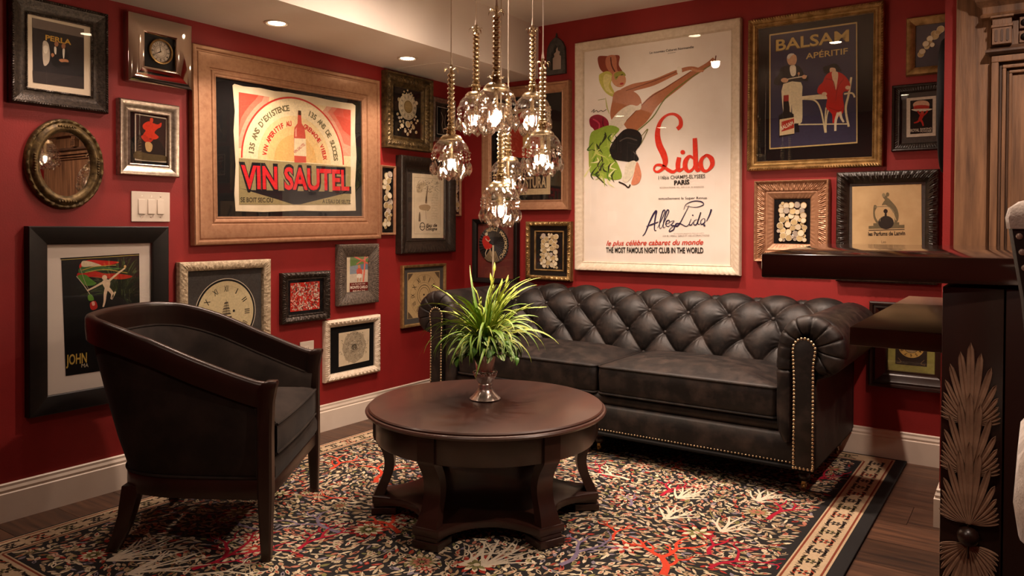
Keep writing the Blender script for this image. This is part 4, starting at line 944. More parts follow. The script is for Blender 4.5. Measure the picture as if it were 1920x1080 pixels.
# perfume print in carved black frame
p = Pic('B', (2.538, 3.017, .916, 1.496), 'framed_print', 'carved black frame with a tan perfume print, half hidden by the bar top'); p.crop = CK = (1400, 320, 5.0526); p.zz = .016
p.frame([(0, 0), (0, .034), (.004, .04), (.01, .04, .004), (.024, .044, .009), (.04, .038, .008), (.05, .03), (.056, .024), (.06, .02), (.062, .014)], M_EBONY, leafy, .0045); p.board(.06, .0145, M_GREYMAT); p.board(.003, .006, M_BLKFRAME, 'backing')
p.sheet([(1000, 152), (1655, 126), (1662, 1010), (1000, 1000)], M_TAN, 'print', dz=.001); p.zz += .0013
g1, g2, g3 = '#6f6449', '#8c8062', '#3f3830'
p.poly([(1330, 260), (1370, 290), (1420, 350), (1440, 420), (1430, 480), (1400, 500), (1400, 430), (1370, 370), (1320, 325), (1280, 325)], g1); p.poly([(1205, 330), (1235, 340), (1215, 390), (1225, 450), (1260, 500), (1225, 490), (1200, 430)], g1); p.stroke([(1210, 345), (1280, 340), (1350, 345), (1400, 400)], 7, g2); p.poly([(1290, 250), (1320, 235), (1335, 265), (1320, 310), (1290, 320), (1310, 280)], g1)
p.ell((1298, 232), 16, 20, g2); p.ell((1335, 226), 16, 20, g1); p.stroke([(1230, 400), (1240, 450), (1265, 490)], 6, '#bfa67a'); p.stroke([(1390, 400), (1405, 440), (1415, 470)], 6, '#bfa67a')
p.hard([(1155, 525), (1200, 522), (1200, 498), (1445, 488), (1445, 515), (1495, 512), (1495, 545), (1155, 552)], g1); p.ell((1320, 492), 74, 64, '#2f2a24'); p.ell((1316, 384), 20, 21, '#241f1a'); p.hard([(1308, 400), (1326, 400), (1328, 432), (1306, 432)], '#2f2a24'); p.stroke([(1262, 480), (1268, 450), (1290, 435)], 6, '#8c8062')
p.hard([(1155, 562), (1496, 554), (1496, 560), (1155, 569)], '#2a241e'); p.text('les Parfums de Lanvin', (1152, 618), (1502, 610), 36, '#241f1a', .03); p.text('Les', (1278, 688), (1320, 686), 26, '#5b5040')
p.glass(.061); p.done()

# brown frame with green mat and dial
p = Pic('B', (2.706, 3.093, .38, .819), 'framed_clock_face', 'dark brown stepped frame with a brass dial on a green mat, under the counter'); p.crop = (1580, 530, 5.143); p.zz = .014
p.frame([(0, 0), (0, .04), (.006, .046), (.016, .044), (.02, .036), (.03, .038), (.036, .034), (.06, .03), (.066, .024), (.078, .02), (.084, .022), (.088, .012)], M_DARKWOOD); p.board(.086, .0135, mat('olive_mat', '#8d8a43', '#7f7c3a', scale=40, rough=.85)); p.board(.002, .006, M_BLKFRAME, 'backing')
p.lpoly([(-.072, -.098), (.072, -.098), (.072, .098), (-.072, .098)], '#2a211b')
p.lcirc((0, 0), .06, '#b5954f', 40, .036); p.lcirc((0, 0), .034, '#8d7a55', 30, .012)
for k in range(12):
    a = 90 - 30 * k; p.ltext(str(12 if k == 0 else k), (.048 * math.cos(math.radians(a)), .048 * math.sin(math.radians(a))), .014, a - 90, '#2a1d12', .01)
for sx in (-1, 1):
    for sy in (-1, 1): p.lstroke([(sx * .065, sy * .09), (sx * .045, sy * .085), (sx * .06, sy * .065)], .003, '#6d5a3a')
p.glass(.087); p.done()

# oval frame hung on the side of the wing wall, seen edge-on
t = thing('oval_picture', 'dark oval picture hung on the side of the red wing wall, seen edge-on', 'picture frame', M=Matrix.Translation((WING_X, -.645, 1.72)) @ Matrix(((0, 0, -1, 0), (-1, 0, 0, 0), (0, 1, 0, 0), (0, 0, 0, 1))))
oval_ring([(0, 0), (0, .02), (.008, .028), (.022, .031), (.038, .026), (.045, .014), (.046, .004)], .2, .285, 72).build('frame', M_BLACK, t, smooth=50)
MB().lathe([(1, 0), (1, .006)], 48).build('backing', M_BLACK, t).scale = (.198, .283, 1)

# ------------------------------------------------------------------ rug
RX0, RX1, RY0, RY1, RZ = .23, 2.888, -3.30, -.022, .011
rug = thing('area_rug', 'large black floral rug with cream border and coral branch motifs', 'rug', ((RX0 + RX1) / 2, (RY0 + RY1) / 2, 0))
rcx, rcy = rug.location.x, rug.location.y
MB().box(RX0 - rcx, RX1 - rcx, RY0 - rcy, RY1 - rcy, .001, RZ).build('ground_weave', mat('black_wool', '#070505', '#0d0909', scale=200, rough=.95, bump=.5, bscale=500), rug, bevel=.003, smooth=0)
rg = MB(); RL = [0]; SK = [0]
def rz(): return RZ + .0003 + .00004 * RL[0]
def rpoly(pts, col):
    z = rz(); rg.add([(a - rcx, b - rcy, z) for a, b in pts], [tuple(range(len(pts)))], 0, lin(col))
def rleaf(x, y, l, w_, a, col, core=None):
    c, s_ = math.cos(a), math.sin(a)
    sh = [(-l, 0), (-l * .4, -w_), (l * .3, -w_ * .9), (l, w_ * .25), (l * .25, w_), (-l * .45, w_ * .8)]
    rpoly([(x + p * c - q * s_, y + p * s_ + q * c) for p, q in sh], col)
    if core:
        RL[0] += 1; rpoly([(x + .5 * (p * c - q * s_), y + .5 * (p * s_ + q * c)) for p, q in sh], core); RL[0] -= 1
def rstroke(pts, w0, w1, col, n=5):
    SK[0] += 1; P = catmull([(a, b, 0) for a, b in pts], n); z = rz() + .00003 * (SK[0] % 15); vs = []; fs = []
    for i, p in enumerate(P):
        t = (P[min(i + 1, len(P) - 1)] - P[max(i - 1, 0)]).normalized(); w_ = lerp(w0, w1, i / (len(P) - 1)) / 2
        vs += [(p.x - t.y * w_ - rcx, p.y + t.x * w_ - rcy, z), (p.x + t.y * w_ - rcx, p.y - t.x * w_ - rcy, z)]
        if i: fs.append((2 * i - 2, 2 * i - 1, 2 * i + 1, 2 * i))
    rg.add(vs, fs, 0, lin(col))
rnd = random.Random(21)
FX0, FX1, FY0, FY1 = RX0 + .155, RX1 - .20, RY0 + .17, RY1 - .15
CRM, TAN_, PNK, RD, OLV, GRY, DK = '#c0af93', '#a48e6e', '#ad6f5a', '#9c3227', '#777347', '#847c85', '#0b0808'
# border: cream band, guard lines, medallions
for a, b, c, d in ((RX0 + .012, FX0 - .012, RY0 + .03, RY1 - .02), (FX1 + .012, RX1 - .05, RY0 + .03, RY1 - .02), (FX0 - .012, FX1 + .012, RY0 + .03, FY0 - .012), (FX0 - .012, FX1 + .012, FY1 + .012, RY1 - .02)):
    rpoly([(a, c), (b, c), (b, d), (a, d)], '#b8a283')
RL[0] = 1
for a, b, c, d in ((FX0 - .026, FX0 - .018, FY0 - .02, FY1 + .02), (FX1 + .018, FX1 + .026, FY0 - .02, FY1 + .02), (FX0 - .02, FX1 + .02, FY0 - .026, FY0 - .018), (FX0 - .02, FX1 + .02, FY1 + .018, FY1 + .026), (RX0 + .02, RX0 + .028, RY0 + .04, RY1 - .03), (RX1 - .066, RX1 - .058, RY0 + .04, RY1 - .03)):
    rpoly([(a, c), (b, c), (b, d), (a, d)], '#7a3a28')
def medallion(x, y, vert, k, S=1.45):
    c = ('#9c4632', '#5f5a3a', '#3b3230')[k % 3]
    for i in range(5):
        for sgn in (-1, 1):
            a = (PI / 2 if vert else 0)
            ox, oy = sgn * .019 * S, (i - 2) * .011 * S
            if not vert: ox, oy = (i - 2) * .011 * S, sgn * .019 * S
            rleaf(x + ox, y + oy, .013 * S, .004 * S, a + sgn * .6 * (i - 2) / 2, '#3a2e26' if i % 2 == 0 else c)
    RL[0] += 1
    for i in range(6): a = i * PI / 3; rleaf(x + .014 * math.cos(a), y + .014 * math.sin(a), .011, .006, a, c if i % 2 else DK)
    rleaf(x, y, .006, .006, 0, '#d8c49c'); RL[0] -= 1
    for sgn in (-1, 1):
        for q in (-1, 1):
            ox, oy = (sgn * .03, q * .042) if vert else (q * .042, sgn * .03)
            rleaf(x + ox, y + oy, .012, .003, (0 if vert else PI / 2) + .5 * q * sgn, '#4a3a2c')
RL[0] = 2; k = 0
yy = RY0 + .09
while yy < RY1 - .05:
    medallion((FX1 + RX1 - .045) / 2 + .002, yy, True, k); medallion((FX0 + RX0) / 2 + .004, yy, True, k + 1); yy += .105; k += 1
xx = FX0 + .03
while xx < FX1:
    medallion(xx, (FY0 + RY0 + .02) / 2, False, k); medallion(xx, (FY1 + RY1) / 2 - .004, False, k + 1); xx += .105; k += 1
# field: dense leaves along flowing stems
def flow(x, y): return 1.1 * math.sin(x * 3.1 + y * 1.7) + .9 * math.cos(y * 4.3 - x * 2.2) + .4
RL[0] = 1
st = .0275; ny_ = int((FY1 - FY0) / st); nx_ = int((FX1 - FX0) / st)
for i in range(nx_):
    for j in range(ny_):
        x = FX0 + (i + .5 + rnd.uniform(-.4, .4)) * st; y = FY0 + (j + .5 + rnd.uniform(-.4, .4)) * st
        a = flow(x, y) + rnd.gauss(0, .7)
        col = rnd.choices([CRM, TAN_, '#d8c9aa', PNK, RD, OLV, GRY, '#8d5a45'], [34, 20, 14, 9, 5, 7, 7, 4])[0]
        l = rnd.uniform(.013, .024); w_ = rnd.uniform(.0048, .0095)
        RL[0] = 1 + rnd.randrange(6)
        core = rnd.choice([None, None, DK, RD, PNK, OLV]) if w_ > .0065 else None
        rleaf(x, y, l, w_, a, col, core)
for i in range(150):
    x, y = rnd.uniform(FX0, FX1), rnd.uniform(FY0, FY1); pts = [(x, y)]
    for k in range(4):
        a = flow(*pts[-1]); q = (pts[-1][0] + .035 * math.cos(a), pts[-1][1] + .035 * math.sin(a))
        pts.append((min(FX1, max(FX0, q[0])), min(FY1, max(FY0, q[1]))))
    RL[0] = 7; rstroke(pts, .005, .002, rnd.choice([CRM, TAN_, OLV, '#6d5a3c']), 3)
# curls, flowerets
for i in range(1100):
    x, y = rnd.uniform(FX0 + .02, FX1 - .02), rnd.uniform(FY0 + .02, FY1 - .02); a = flow(x, y) + rnd.gauss(0, .5); l = rnd.uniform(.01, .02); c = rnd.choice((-1, 1)) * rnd.uniform(.6, 1.3)
    RL[0] = 7 + i % 2
    rstroke([(x, y), (x + l * math.cos(a), y + l * math.sin(a)), (x + l * math.cos(a) + l * math.cos(a + c), y + l * math.sin(a) + l * math.sin(a + c))], .0075, .0025, rnd.choices([CRM, '#d0c0a2', TAN_, OLV, PNK], [5, 4, 3, 1, 1])[0], 3)
for i in range(420):
    x, y = rnd.uniform(FX0 + .02, FX1 - .02), rnd.uniform(FY0 + .02, FY1 - .02); c = rnd.choice((CRM, '#d0c0a2', '#c9a58f', TAN_)); RL[0] = 8
    for k in range(4): a = k * PI / 2 + .6; rleaf(x + .008 * math.cos(a), y + .008 * math.sin(a), .0065, .0048, a, c)
    RL[0] = 9; rleaf(x, y, .0035, .0035, 0, rnd.choice((RD, DK, OLV)))
# blossoms
def blossom(x, y, R, cols, n=11):
    RL[0] = 9
    rpoly([(x + R * (.95 if k % 2 else .7) * math.cos(k * PI / 11), y + R * (.95 if k % 2 else .7) * math.sin(k * PI / 11)) for k in range(22)], DK)
    for ring, (rr, c, m_) in enumerate(((.78, cols[0], n), (.55, cols[1], n - 2), (.33, cols[2], n - 4))):
        RL[0] = 10 + ring
        for k in range(m_):
            a = 2 * PI * k / m_ + ring * .3; rleaf(x + R * rr * .9 * math.cos(a), y + R * rr * .9 * math.sin(a), R * .27, R * .13, a, c if k % 2 or ring else cols[0])
    RL[0] = 14; rpoly([(x + R * .16 * math.cos(k * PI / 4), y + R * .16 * math.sin(k * PI / 4)) for k in range(8)], cols[1])
pal = [(CRM, RD, '#d8c9aa'), ('#d8c9aa', TAN_, GRY), (PNK, CRM, RD), (CRM, OLV, PNK), (RD, '#d8c9aa', OLV)]
for i in range(46):
    blossom(rnd.uniform(FX0 + .08, FX1 - .08), rnd.uniform(FY0 + .08, FY1 - .08), rnd.uniform(.035, .085), rnd.choice(pal), rnd.choice((9, 11, 13)))
# coral branches
def coral(x, y, a, L, w_, col, depth=0):
    RL[0] = 16 + depth
    x2, y2 = x + L * math.cos(a), y + L * math.sin(a); b = rnd.uniform(-.3, .3)
    mx, my = (x + x2) / 2 - math.sin(a) * L * b * .4, (y + y2) / 2 + math.cos(a) * L * b * .4
    clampx = lambda v: min(FX1, max(FX0, v)); clampy = lambda v: min(FY1, max(FY0, v))
    rstroke([(clampx(x), clampy(y)), (clampx(mx), clampy(my)), (clampx(x2), clampy(y2))], w_, w_ * .7, col, 4)
    if depth < (4 if w_ > .012 else 3):
        for sgn in ((-1, 1) if depth < 2 else (rnd.choice((-1, 1)),)):
            coral(clampx(x2), clampy(y2), a + sgn * rnd.uniform(.35, .75), L * rnd.uniform(.6, .85), w_ * .68, col, depth + 1)
        if rnd.random() < .5: coral(clampx(mx), clampy(my), a + rnd.choice((-1, 1)) * rnd.uniform(.5, .9), L * .5, w_ * .55, col, depth + 1)
def px_floor(u, v): q = at_plane(u, v, 2, RZ); return q.x, q.y
OR, CR, WH, VI = '#c8432c', '#a01930', '#d6cab2', '#7c6f86'
for (u0, v0, u1, v1, col, w_, L) in ((1243, 1078, 1240, 1040, OR, .03, .14), (1330, 1040, 1345, 1010, CR, .018, .09), (1240, 930, 1275, 905, CR, .02, .10), (1440, 974, 1475, 950, CR, .022, .11), (1050, 1060, 1110, 1015, VI, .022, .13), (1330, 1066, 1390, 1050, CR, .018, .12),
                             (360, 1068, 420, 1045, CR, .022, .15), (420, 1045, 425, 1012, CR, .016, .10), (705, 905, 722, 880, OR, .026, .12), (748, 1000, 720, 975, OR, .022, .10), (640, 1000, 600, 985, VI, .02, .12), (560, 1030, 600, 1010, CR, .018, .12), (1180, 900, 1140, 890, WH, .02, .1), (1520, 900, 1560, 890, CR, .018, .1), (620, 880, 650, 860, OR, .02, .1), (860, 1060, 900, 1040, WH, .02, .1)):
    a0, b0 = px_floor(u0, v0); a1, b1 = px_floor(u1, v1)
    coral(a0, b0, math.atan2(b1 - b0, a1 - a0), L, w_, col)
def coral_fan(u0, v0, u1, v1, col, L, n=7):
    a0, b0 = px_floor(u0, v0); a1, b1 = px_floor(u1, v1); base = math.atan2(b1 - b0, a1 - a0); RL[0] = 20
    for k in range(n):
        a = base + (k - (n - 1) / 2) * .24; l = L * (1 - .12 * abs(k - (n - 1) / 2)); b = rnd.uniform(-.2, .2)
        q = [(a0, b0), (a0 + l * .5 * math.cos(a + b), b0 + l * .5 * math.sin(a + b)), (a0 + l * math.cos(a), b0 + l * math.sin(a))]
        rstroke([(min(FX1, max(FX0, x)), min(FY1, max(FY0, y))) for x, y in q], .014, .006, col, 4)
        if k % 2: rstroke([q[1], (q[1][0] + l * .35 * math.cos(a + .5), q[1][1] + l * .35 * math.sin(a + .5))], .009, .004, col, 3)
for q in ((1248, 974, 1290, 950), (1353, 998, 1385, 975), (240, 1076, 420, 1040), (200, 1052, 300, 1025), (1420, 940, 1450, 925), (1270, 935, 1310, 920), (905, 1062, 940, 1045)): coral_fan(*q, WH, .2 if q[0] > 1000 else .3)
for i in range(12):
    coral(rnd.uniform(FX0 + .2, FX1 - .2), rnd.uniform(FY0 + .2, FY1 - .2), rnd.uniform(0, 2 * PI), rnd.uniform(.06, .1), .014, rnd.choice((OR, CR, WH, VI)))
tag(rg.build('woven_motifs', attr_mat('dyed_wool', .95, .6), rug, smooth=0), kind='stuff')

# ------------------------------------------------------------------ chesterfield sofa
sofa = thing('chesterfield_sofa', 'dark brown tufted leather chesterfield sofa with brass nailheads', 'sofa', (1.545, -.46, 0))
HB = .91   # half width between the arms
def tuft(s, t, S, T, amp, bd):
    a = s / S + t / (2 * T); b = s / S - t / (2 * T)
    u, v = abs(math.sin(PI * a)), abs(math.sin(PI * b))
    ia, ib = round(a), round(b)
    ds = (ia + ib) / 2 * S - s; dt = (ia - ib) * T - t
    d2 = ds * ds + dt * dt
    th = math.atan2(dt, ds)
    cr = (.5 + .5 * math.sin(13 * th + 3 * s)) * math.exp(-((math.sqrt(d2) - .035) / .026) ** 2) * .0035
    return amp * ((u * v) ** .42) - bd * math.exp(-d2 / (.022 ** 2)) - cr, d2
# back: profile in y (toward the room negative), z
bprof = [(-.33, .30), (-.325, .38), (-.315, .44), (-.295, .52), (-.272, .60), (-.248, .67), (-.222, .72), (-.185, .765), (-.14, .79), (-.095, .795), (-.055, .775), (-.03, .735), (-.022, .68)]
bp3 = catmull([(0, a + .46, b) for a, b in bprof], 14)
cum = [0]
for a, b in zip(bp3, bp3[1:]): cum.append(cum[-1] + (b - a).length)
t_row = None
for k, q in enumerate(bp3):
    if q.z >= .715: t_row = cum[k]; break
S_, T_ = .238, .128
mb = MB(); rows = []; NX = 430
for k, q in enumerate(bp3):
    tan = (bp3[min(k + 1, len(bp3) - 1)] - bp3[max(k - 1, 0)]).normalized(); nrm = Vector((0, -tan.z, tan.y))
    row = []
    fade = smooth01((cum[-1] - cum[k]) / .12)
    for i in range(NX + 1):
        x = lerp(-1.16, 1.16, i / NX)
        hgt, d2 = tuft(x - .007, cum[k] - t_row, S_, T_, .036, .014)
        endr = smooth01((1.165 - abs(x)) / .07)
        p_ = q + nrm * (hgt * fade) * (.3 + .7 * endr)
        row.append((x * interp([(.56, .925), (.7, 1.0)], q.z), p_.y, p_.z - (1 - endr) * .03))
    rows.append(row)
mb.loft(rows, closed=False)
mb.build('tufted_back', M_LEATHER, sofa, smooth=80)
# buttons
btn = MB(); btn.sphere((0, 0, 0), .012, 10, 6, sc=(1, .55, 1)); bme = btn.mesh('button', M_LEATHER, smooth=60)
for r_, tt in ((0, 0), (1, -T_), (0, -2 * T_), (1, T_)):
    tq = t_row + tt
    for k, c in enumerate(cum):
        if c >= tq: break
    q = bp3[k]; tan = (bp3[k + 1] - bp3[k - 1]).normalized(); nrm = Vector((0, -tan.z, tan.y))
    for i in range(-5, 6):
        x = .007 + (i + (.5 if r_ else 0)) * S_
        if abs(x) < 1.0: obj('button', bme, sofa, (x, (q + nrm * -.006).y, (q + nrm * -.006).z), (-math.atan2(nrm.z, -nrm.y), 0, 0))
MB().box(-1.09, 1.09, .40, .436, .14, .74).build('outside_back', M_LEATHER, sofa, bevel=.01)
# front rail with rolled border
MB().loft([[(x, y, z) for y, z in [(-.39, .14), (-.40, .145), (-.405, .2), (-.40, .265), (-.385, .28), (0.3, .28), (0.3, .14)]] for x in (-1.0, -.5, 0, .5, 1.0)]).build('front_rail', M_LEATHER, sofa, smooth=50)
MB().loft([[(x, -.352 + .042 * math.cos(a), .308 + .036 * math.sin(a)) for a in [2 * PI * k / 16 for k in range(16)]] for x in [lerp(-.97, .97, i / 8) for i in range(9)]]).build('rolled_border', M_LEATHER, sofa, smooth=60)
# seat cushions
def cushion(x0, x1):
    mb = MB(); nx, ny = 28, 20; y0, y1 = -.405, .16; rows = []
    cx, cy, hx, hy = (x0 + x1) / 2, (y0 + y1) / 2, (x1 - x0) / 2, (y1 - y0) / 2
    z0, z1 = .338, .478
    def ring(f, z, n=15):
        return [(cx + px * 1, cy + py * 1, z) for px, py in rrect(-hx * f, hx * f, -hy * f, hy * f, .035 * f, n)]
    def crown(px, py):
        return .05 * (1 - (px / hx) ** 4) * (1 - (py / hy) ** 4)
    rings = []
    for f, z in ((.0001, z0 - .004), (.9, z0 - .003), (.975, z0), (.997, z0 + .01), (1.0, (z0 + z1) / 2 - .03), (1.006, (z0 + z1) / 2 + .02), (.998, z1 - .01), (.985, z1)):
        rings.append(ring(f, z))
    for f in (.95, .9, .82, .72, .6, .45, .3, .15, .0001):
        rings.append([(a, b, z + crown(a - cx, b - cy) + .004 * math.sin(a * 21) * math.sin(b * 17) * (1 - f)) for a, b, z in ring(f, z1 + .002)])
    mb.loft(rings)
    c = mb.build('seat_cushion', M_LEATHER, sofa, smooth=60)
    for zz_ in (z1 - .002, z0 + .002):
        MB().tube([(cx + a, cy + b, zz_) for a, b in rrect(-hx * 1.0, hx * 1.0, -hy * 1.0, hy * 1.0, .035, 8)], .0055, 8, loop=True).build('piping', M_LEATHER, c)
cushion(-.925, -.004); cushion(.004, .925)
# scroll arms
def arm(sg):
    # section: x outward from the inner face, z up; roll centre
    rc, zc, rr = 1.075, .672, .138
    pts = [(.955, .14), (.935, .3), (.93, .5), (.932, .6)]
    for k in range(15):
        a = math.radians(lerp(170, -78, k / 14)); pts.append((rc + rr * math.cos(a), zc + rr * math.sin(a)))
    pts += [(1.09, .52), (1.088, .4), (1.088, .14)]
    pts = [(q.x, q.y) for q in catmull([(a, b, 0) for a, b in pts], 3)]
    cxm, czm = 1.045, .62
    mb = MB(); rings = []
    ys = [(-.40, .62), (-.402, .78), (-.40, .9), (-.393, .97), (-.38, 1.0)] + [(-.36 + .075 * i, 1.0) for i in range(10)] + [(.40, .99)]
    for yi, (y, f) in enumerate(ys):
        ring = []
        for j, (a, b) in enumerate(pts):
            ang = math.atan2(b - zc, a - rc)
            if b > .55:
                cr = abs(math.sin(ang * 5.5)); pl = (1 - cr) ** 4 * .016 * max(0, 1 - (y + .44) / .30)
                k = f
                X, Z = rc + (a - rc) * k, zc + (b - zc) * k
                if a < .96 or a > 1.1: pass
            else:
                k = 1 if f >= 1 else (.55 + .45 * f)
                X, Z = 1.02 + (a - 1.02) * k, b
            ring.append((sg * X, y, Z))
        if sg < 0: ring.reverse()
        rings.append(ring)
    mb.loft(list(reversed(rings)))
    o = mb.build('arm', M_LEATHER, sofa, smooth=60)
    # pleated scroll round the front panel
    cp = [(.972, .25, .016), (.962, .29, .03), (.957, .36, .036), (.957, .5, .037), (.958, .6, .040), (.972, .695, .044), (1.005, .748, .046), (1.05, .768, .047), (1.098, .756, .051), (1.136, .718, .058), (1.152, .668, .064), (1.138, .622, .06), (1.108, .6, .046), (1.09, .59, .03)]
    cps = catmull([(a, b, r) for a, b, r in cp], 12); rg_ = []; acc = 0
    for i, q in enumerate(cps):
        t_ = (cps[min(i + 1, len(cps) - 1)] - cps[max(i - 1, 0)]); tx, tz = t_.x, t_.y; l_ = math.hypot(tx, tz) or 1; nx, nz = -tz / l_, tx / l_
        if i: acc += math.hypot(q.x - cps[i - 1].x, q.y - cps[i - 1].y)
        pleat = (1 - abs(math.sin(PI * (acc - .32) / .052))) ** 6 if acc > .30 else 0
        r_ = q.z * (1 - .13 * pleat)
        ring = [(sg * (q.x + nx * r_ * math.cos(a)), -.405 - .04 * math.sin(a) * (1 - .25 * pleat) , q.y + nz * r_ * math.cos(a)) for a in [2 * PI * k / 16 for k in range(16)]]
        rg_.append(ring if sg > 0 else ring[::-1])
    MB().loft(rg_).build('pleated_scroll', M_LEATHER, sofa, smooth=60)
    # front facing panel
    pan = [(1.0, .14), (1.0, .5), (.996, .6)] + [(1.045 + .052 * math.cos(math.radians(a)), .665 + .052 * math.sin(math.radians(a))) for a in range(180, -1, -20)] + [(1.088, .6), (1.088, .5), (1.09, .14)]
    mb = MB(); mb.prism([(sg * a, b) for a, b in (pan if sg < 0 else pan[::-1])], -.437, -.449, axis='y'); mb.build('arm_front_panel', M_LEATHER, sofa, smooth=30, bevel=.003)
    # nailheads
    mb = MB(); L_ = catmull([(a, b, 0) for a, b in pan], 4); d = 0; last = L_[0]
    step = .0165
    for a, b in zip(L_, L_[1:]):
        l = (b - a).length
        while d <= l:
            q = a.lerp(b, d / max(l, 1e-6)); ins = (1.045 - q.x) * .1
            mb.sphere((sg * (q.x + ins), -.45, q.y + (.006 if q.y < .16 else 0)), .0062, 8, 5, sc=(1, .5, 1)); d += step
        d -= l
    mb2 = [(1.0 + .0165 * k, .147) for k in range(1, 6)]
    for a, b in mb2: mb.sphere((sg * a, -.45, b), .0062, 8, 5, sc=(1, .5, 1))
    tag(mb.build('nailhead_trim', M_NAIL, sofa, smooth=60), kind='stuff')
arm(1); arm(-1)
mb = MB(); x = -.985
while x < .985: mb.sphere((x, -.403, .15), .0058, 8, 5, sc=(1, .5, 1)); x += .0165
tag(mb.build('nailhead_trim', M_NAIL, sofa, smooth=60), kind='stuff')
MB().box(-1.085, 1.085, -.43, .43, .128, .142).build('base_board', M_BLACK, sofa, bevel=.003)
for x in (-1.02, -.02, 1.02):
    for y in (-.32, .36):
        f_ = MB().lathe([(.02, .128), (.034, .122), (.04, .105), (.034, .09), (.022, .08), (.028, .068), (.024, .05), (.018, .046)], 16, c=(x, y, RZ)).build('foot', M_DARKWOOD, sofa, smooth=50)
        MB().box(x - .008, x + .008, y - .012, y + .012, RZ + .03, RZ + .05).box(x - .011, x + .011, y - .007, y + .007, RZ + .018, RZ + .034).build('caster_fork', M_BRASS, f_, smooth=0)
        w_ = MB().lathe([(.006, -.006), (.017, -.006), (.018, 0), (.017, .006), (.006, .006)], 14).build('caster_wheel', M_BRASS, f_, loc=(x, y, RZ + .0185)); w_.rotation_euler = (0, PI / 2, 0)

# ------------------------------------------------------------------ tub armchair
ch = thing('tub_armchair', 'charcoal velvet tub armchair with sloping dark wood top rail', 'armchair', (.973, -2.352, RZ + .0022), -math.atan2(.812, .584))
def mirror_path(h): return h + [(-a, b) for a, b in h[-2::-1]]
TOPP = catmull([(a, b, 0) for a, b in mirror_path([(.352, 0), (.366, -.18), (.370, -.35), (.360, -.48), (.318, -.60), (.228, -.684), (.112, -.718), (0, -.726)])], 8)
BOTP = catmull([(a, b, 0) for a, b in mirror_path([(.352, 0), (.345, -.16), (.332, -.31), (.308, -.42), (.262, -.51), (.18, -.562), (.085, -.582), (0, -.586)])], 8)
ZT = [(-.73, .856), (-.66, .854), (-.58, .842), (-.50, .820), (-.40, .785), (-.25, .72), (-.1, .66), (-.03, .635), (.02, .628)]
def ztop(y): return interp(ZT, y)
def normal(P, k):
    t = (P[min(k + 1, len(P) - 1)] - P[max(k - 1, 0)]).normalized(); return Vector((t.y, -t.x, 0)) * -1   # pointing inward
NP = len(TOPP)
inw = []
for k in range(NP):
    n_ = normal(TOPP, k); c_ = Vector((0, -.3, 0)) - TOPP[k]
    inw.append(n_ if n_.dot(c_) > 0 else -n_)
inwB = []
for k in range(NP):
    n_ = normal(BOTP, k); c_ = Vector((0, -.25, 0)) - BOTP[k]
    inwB.append(n_ if n_.dot(c_) > 0 else -n_)
# outside panel and inside upholstery
ro, ri = [], []
for k in range(NP):
    T = TOPP[k]; B = BOTP[k]; zt = ztop(T.y) - .082; n_ = (inw[k] + inwB[k]).normalized()
    ro.append([(*(B.lerp(T, f) - n_ * bul + n_ * .004).to_2d(), lerp(.27, zt + .02, f)) for f, bul in ((0, -.004), (.03, .0), (.25, .008), (.55, .009), (.8, .005), (.97, 0.001), (1, -.004))])
    ri.append([(*(B.lerp(T, f) + n_ * off).to_2d(), lerp(.30, zt - .012, f)) for f, off in ((0, .06), (.3, .058), (.6, .05), (.85, .038), (.97, .027), (1, .018))])
MB().loft(ro, closed=False).build('outside_panel', M_VELVET, ch, smooth=60)
MB().loft(ri, closed=False).build('inside_back', M_VELVET, ch, smooth=60)
MB().tube([(*(TOPP[k] + inw[k] * .024).to_2d(), ztop(TOPP[k].y) - .098) for k in range(2, NP - 2)], .0045, 6).build('inner_welt', M_VELVET, ch)
MB().tube([(*(BOTP[k].lerp(TOPP[k], .03) - inwB[k] * .003).to_2d(), .289) for k in range(2, NP - 2)] , .005, 6).build('outer_welt', M_VELVET, ch)
for kk in (2, NP - 3):
    MB().tube([(*(BOTP[kk].lerp(TOPP[kk], f) - inwB[kk] * .004).to_2d(), lerp(.289, ztop(TOPP[kk].y) - .095, f)) for f in (0, .25, .5, .75, 1)], .005, 6).build('outer_welt', M_VELVET, ch)
# wooden top rail
rr_ = []
for k in range(NP):
    T = TOPP[k]; z = ztop(T.y); n_ = inw[k]
    sec = [(-.010, -.092), (-.014, -.05), (-.014, -.012), (-.009, -.002), (.0, .001), (.012, .0), (.019, -.005), (.021, -.016), (.018, -.05), (.018, -.096)]
    rr_.append([(*(T + n_ * a).to_2d(), z + b) for a, b in sec])
MB().loft(rr_).build('top_rail', M_DARKWOOD, ch, smooth=50)
# posts and front legs in one length
for sg in (-1, 1):
    secs = []
    for z, cx_, cy_, hx, hy in ((0, .356, .004, .017, .017), (.12, .356, .002, .021, .021), (.24, .352, 0, .026, .026), (.45, .351, -.002, .024, .026), (.56, .350, .0, .023, .027), (.61, .350, .006, .024, .03), (.628, .350, .014, .025, .026), (.636, .350, .02, .02, .018)):
        secs.append([(sg * cx_ + a * hx, cy_ + b * hy, z) for a, b in ((-1, -.7), (-.7, -1), (.7, -1), (1, -.7), (1, .7), (.7, 1), (-.7, 1), (-1, .7))])
    MB().loft(secs).build('front_leg', M_DARKWOOD, ch, smooth=40)
    MB().loft([[(sg * cx_ + a * h, cy_ + b * h, z) for a, b in ((-1, -1), (1, -1), (1, 1), (-1, 1))] for z, cx_, cy_, h in ((0, .268, -.578, .021), (.06, .264, -.552, .023), (.13, .26, -.53, .026), (.24, .254, -.508, .032))]).build('rear_leg', M_DARKWOOD, ch, smooth=30, bevel=.003)
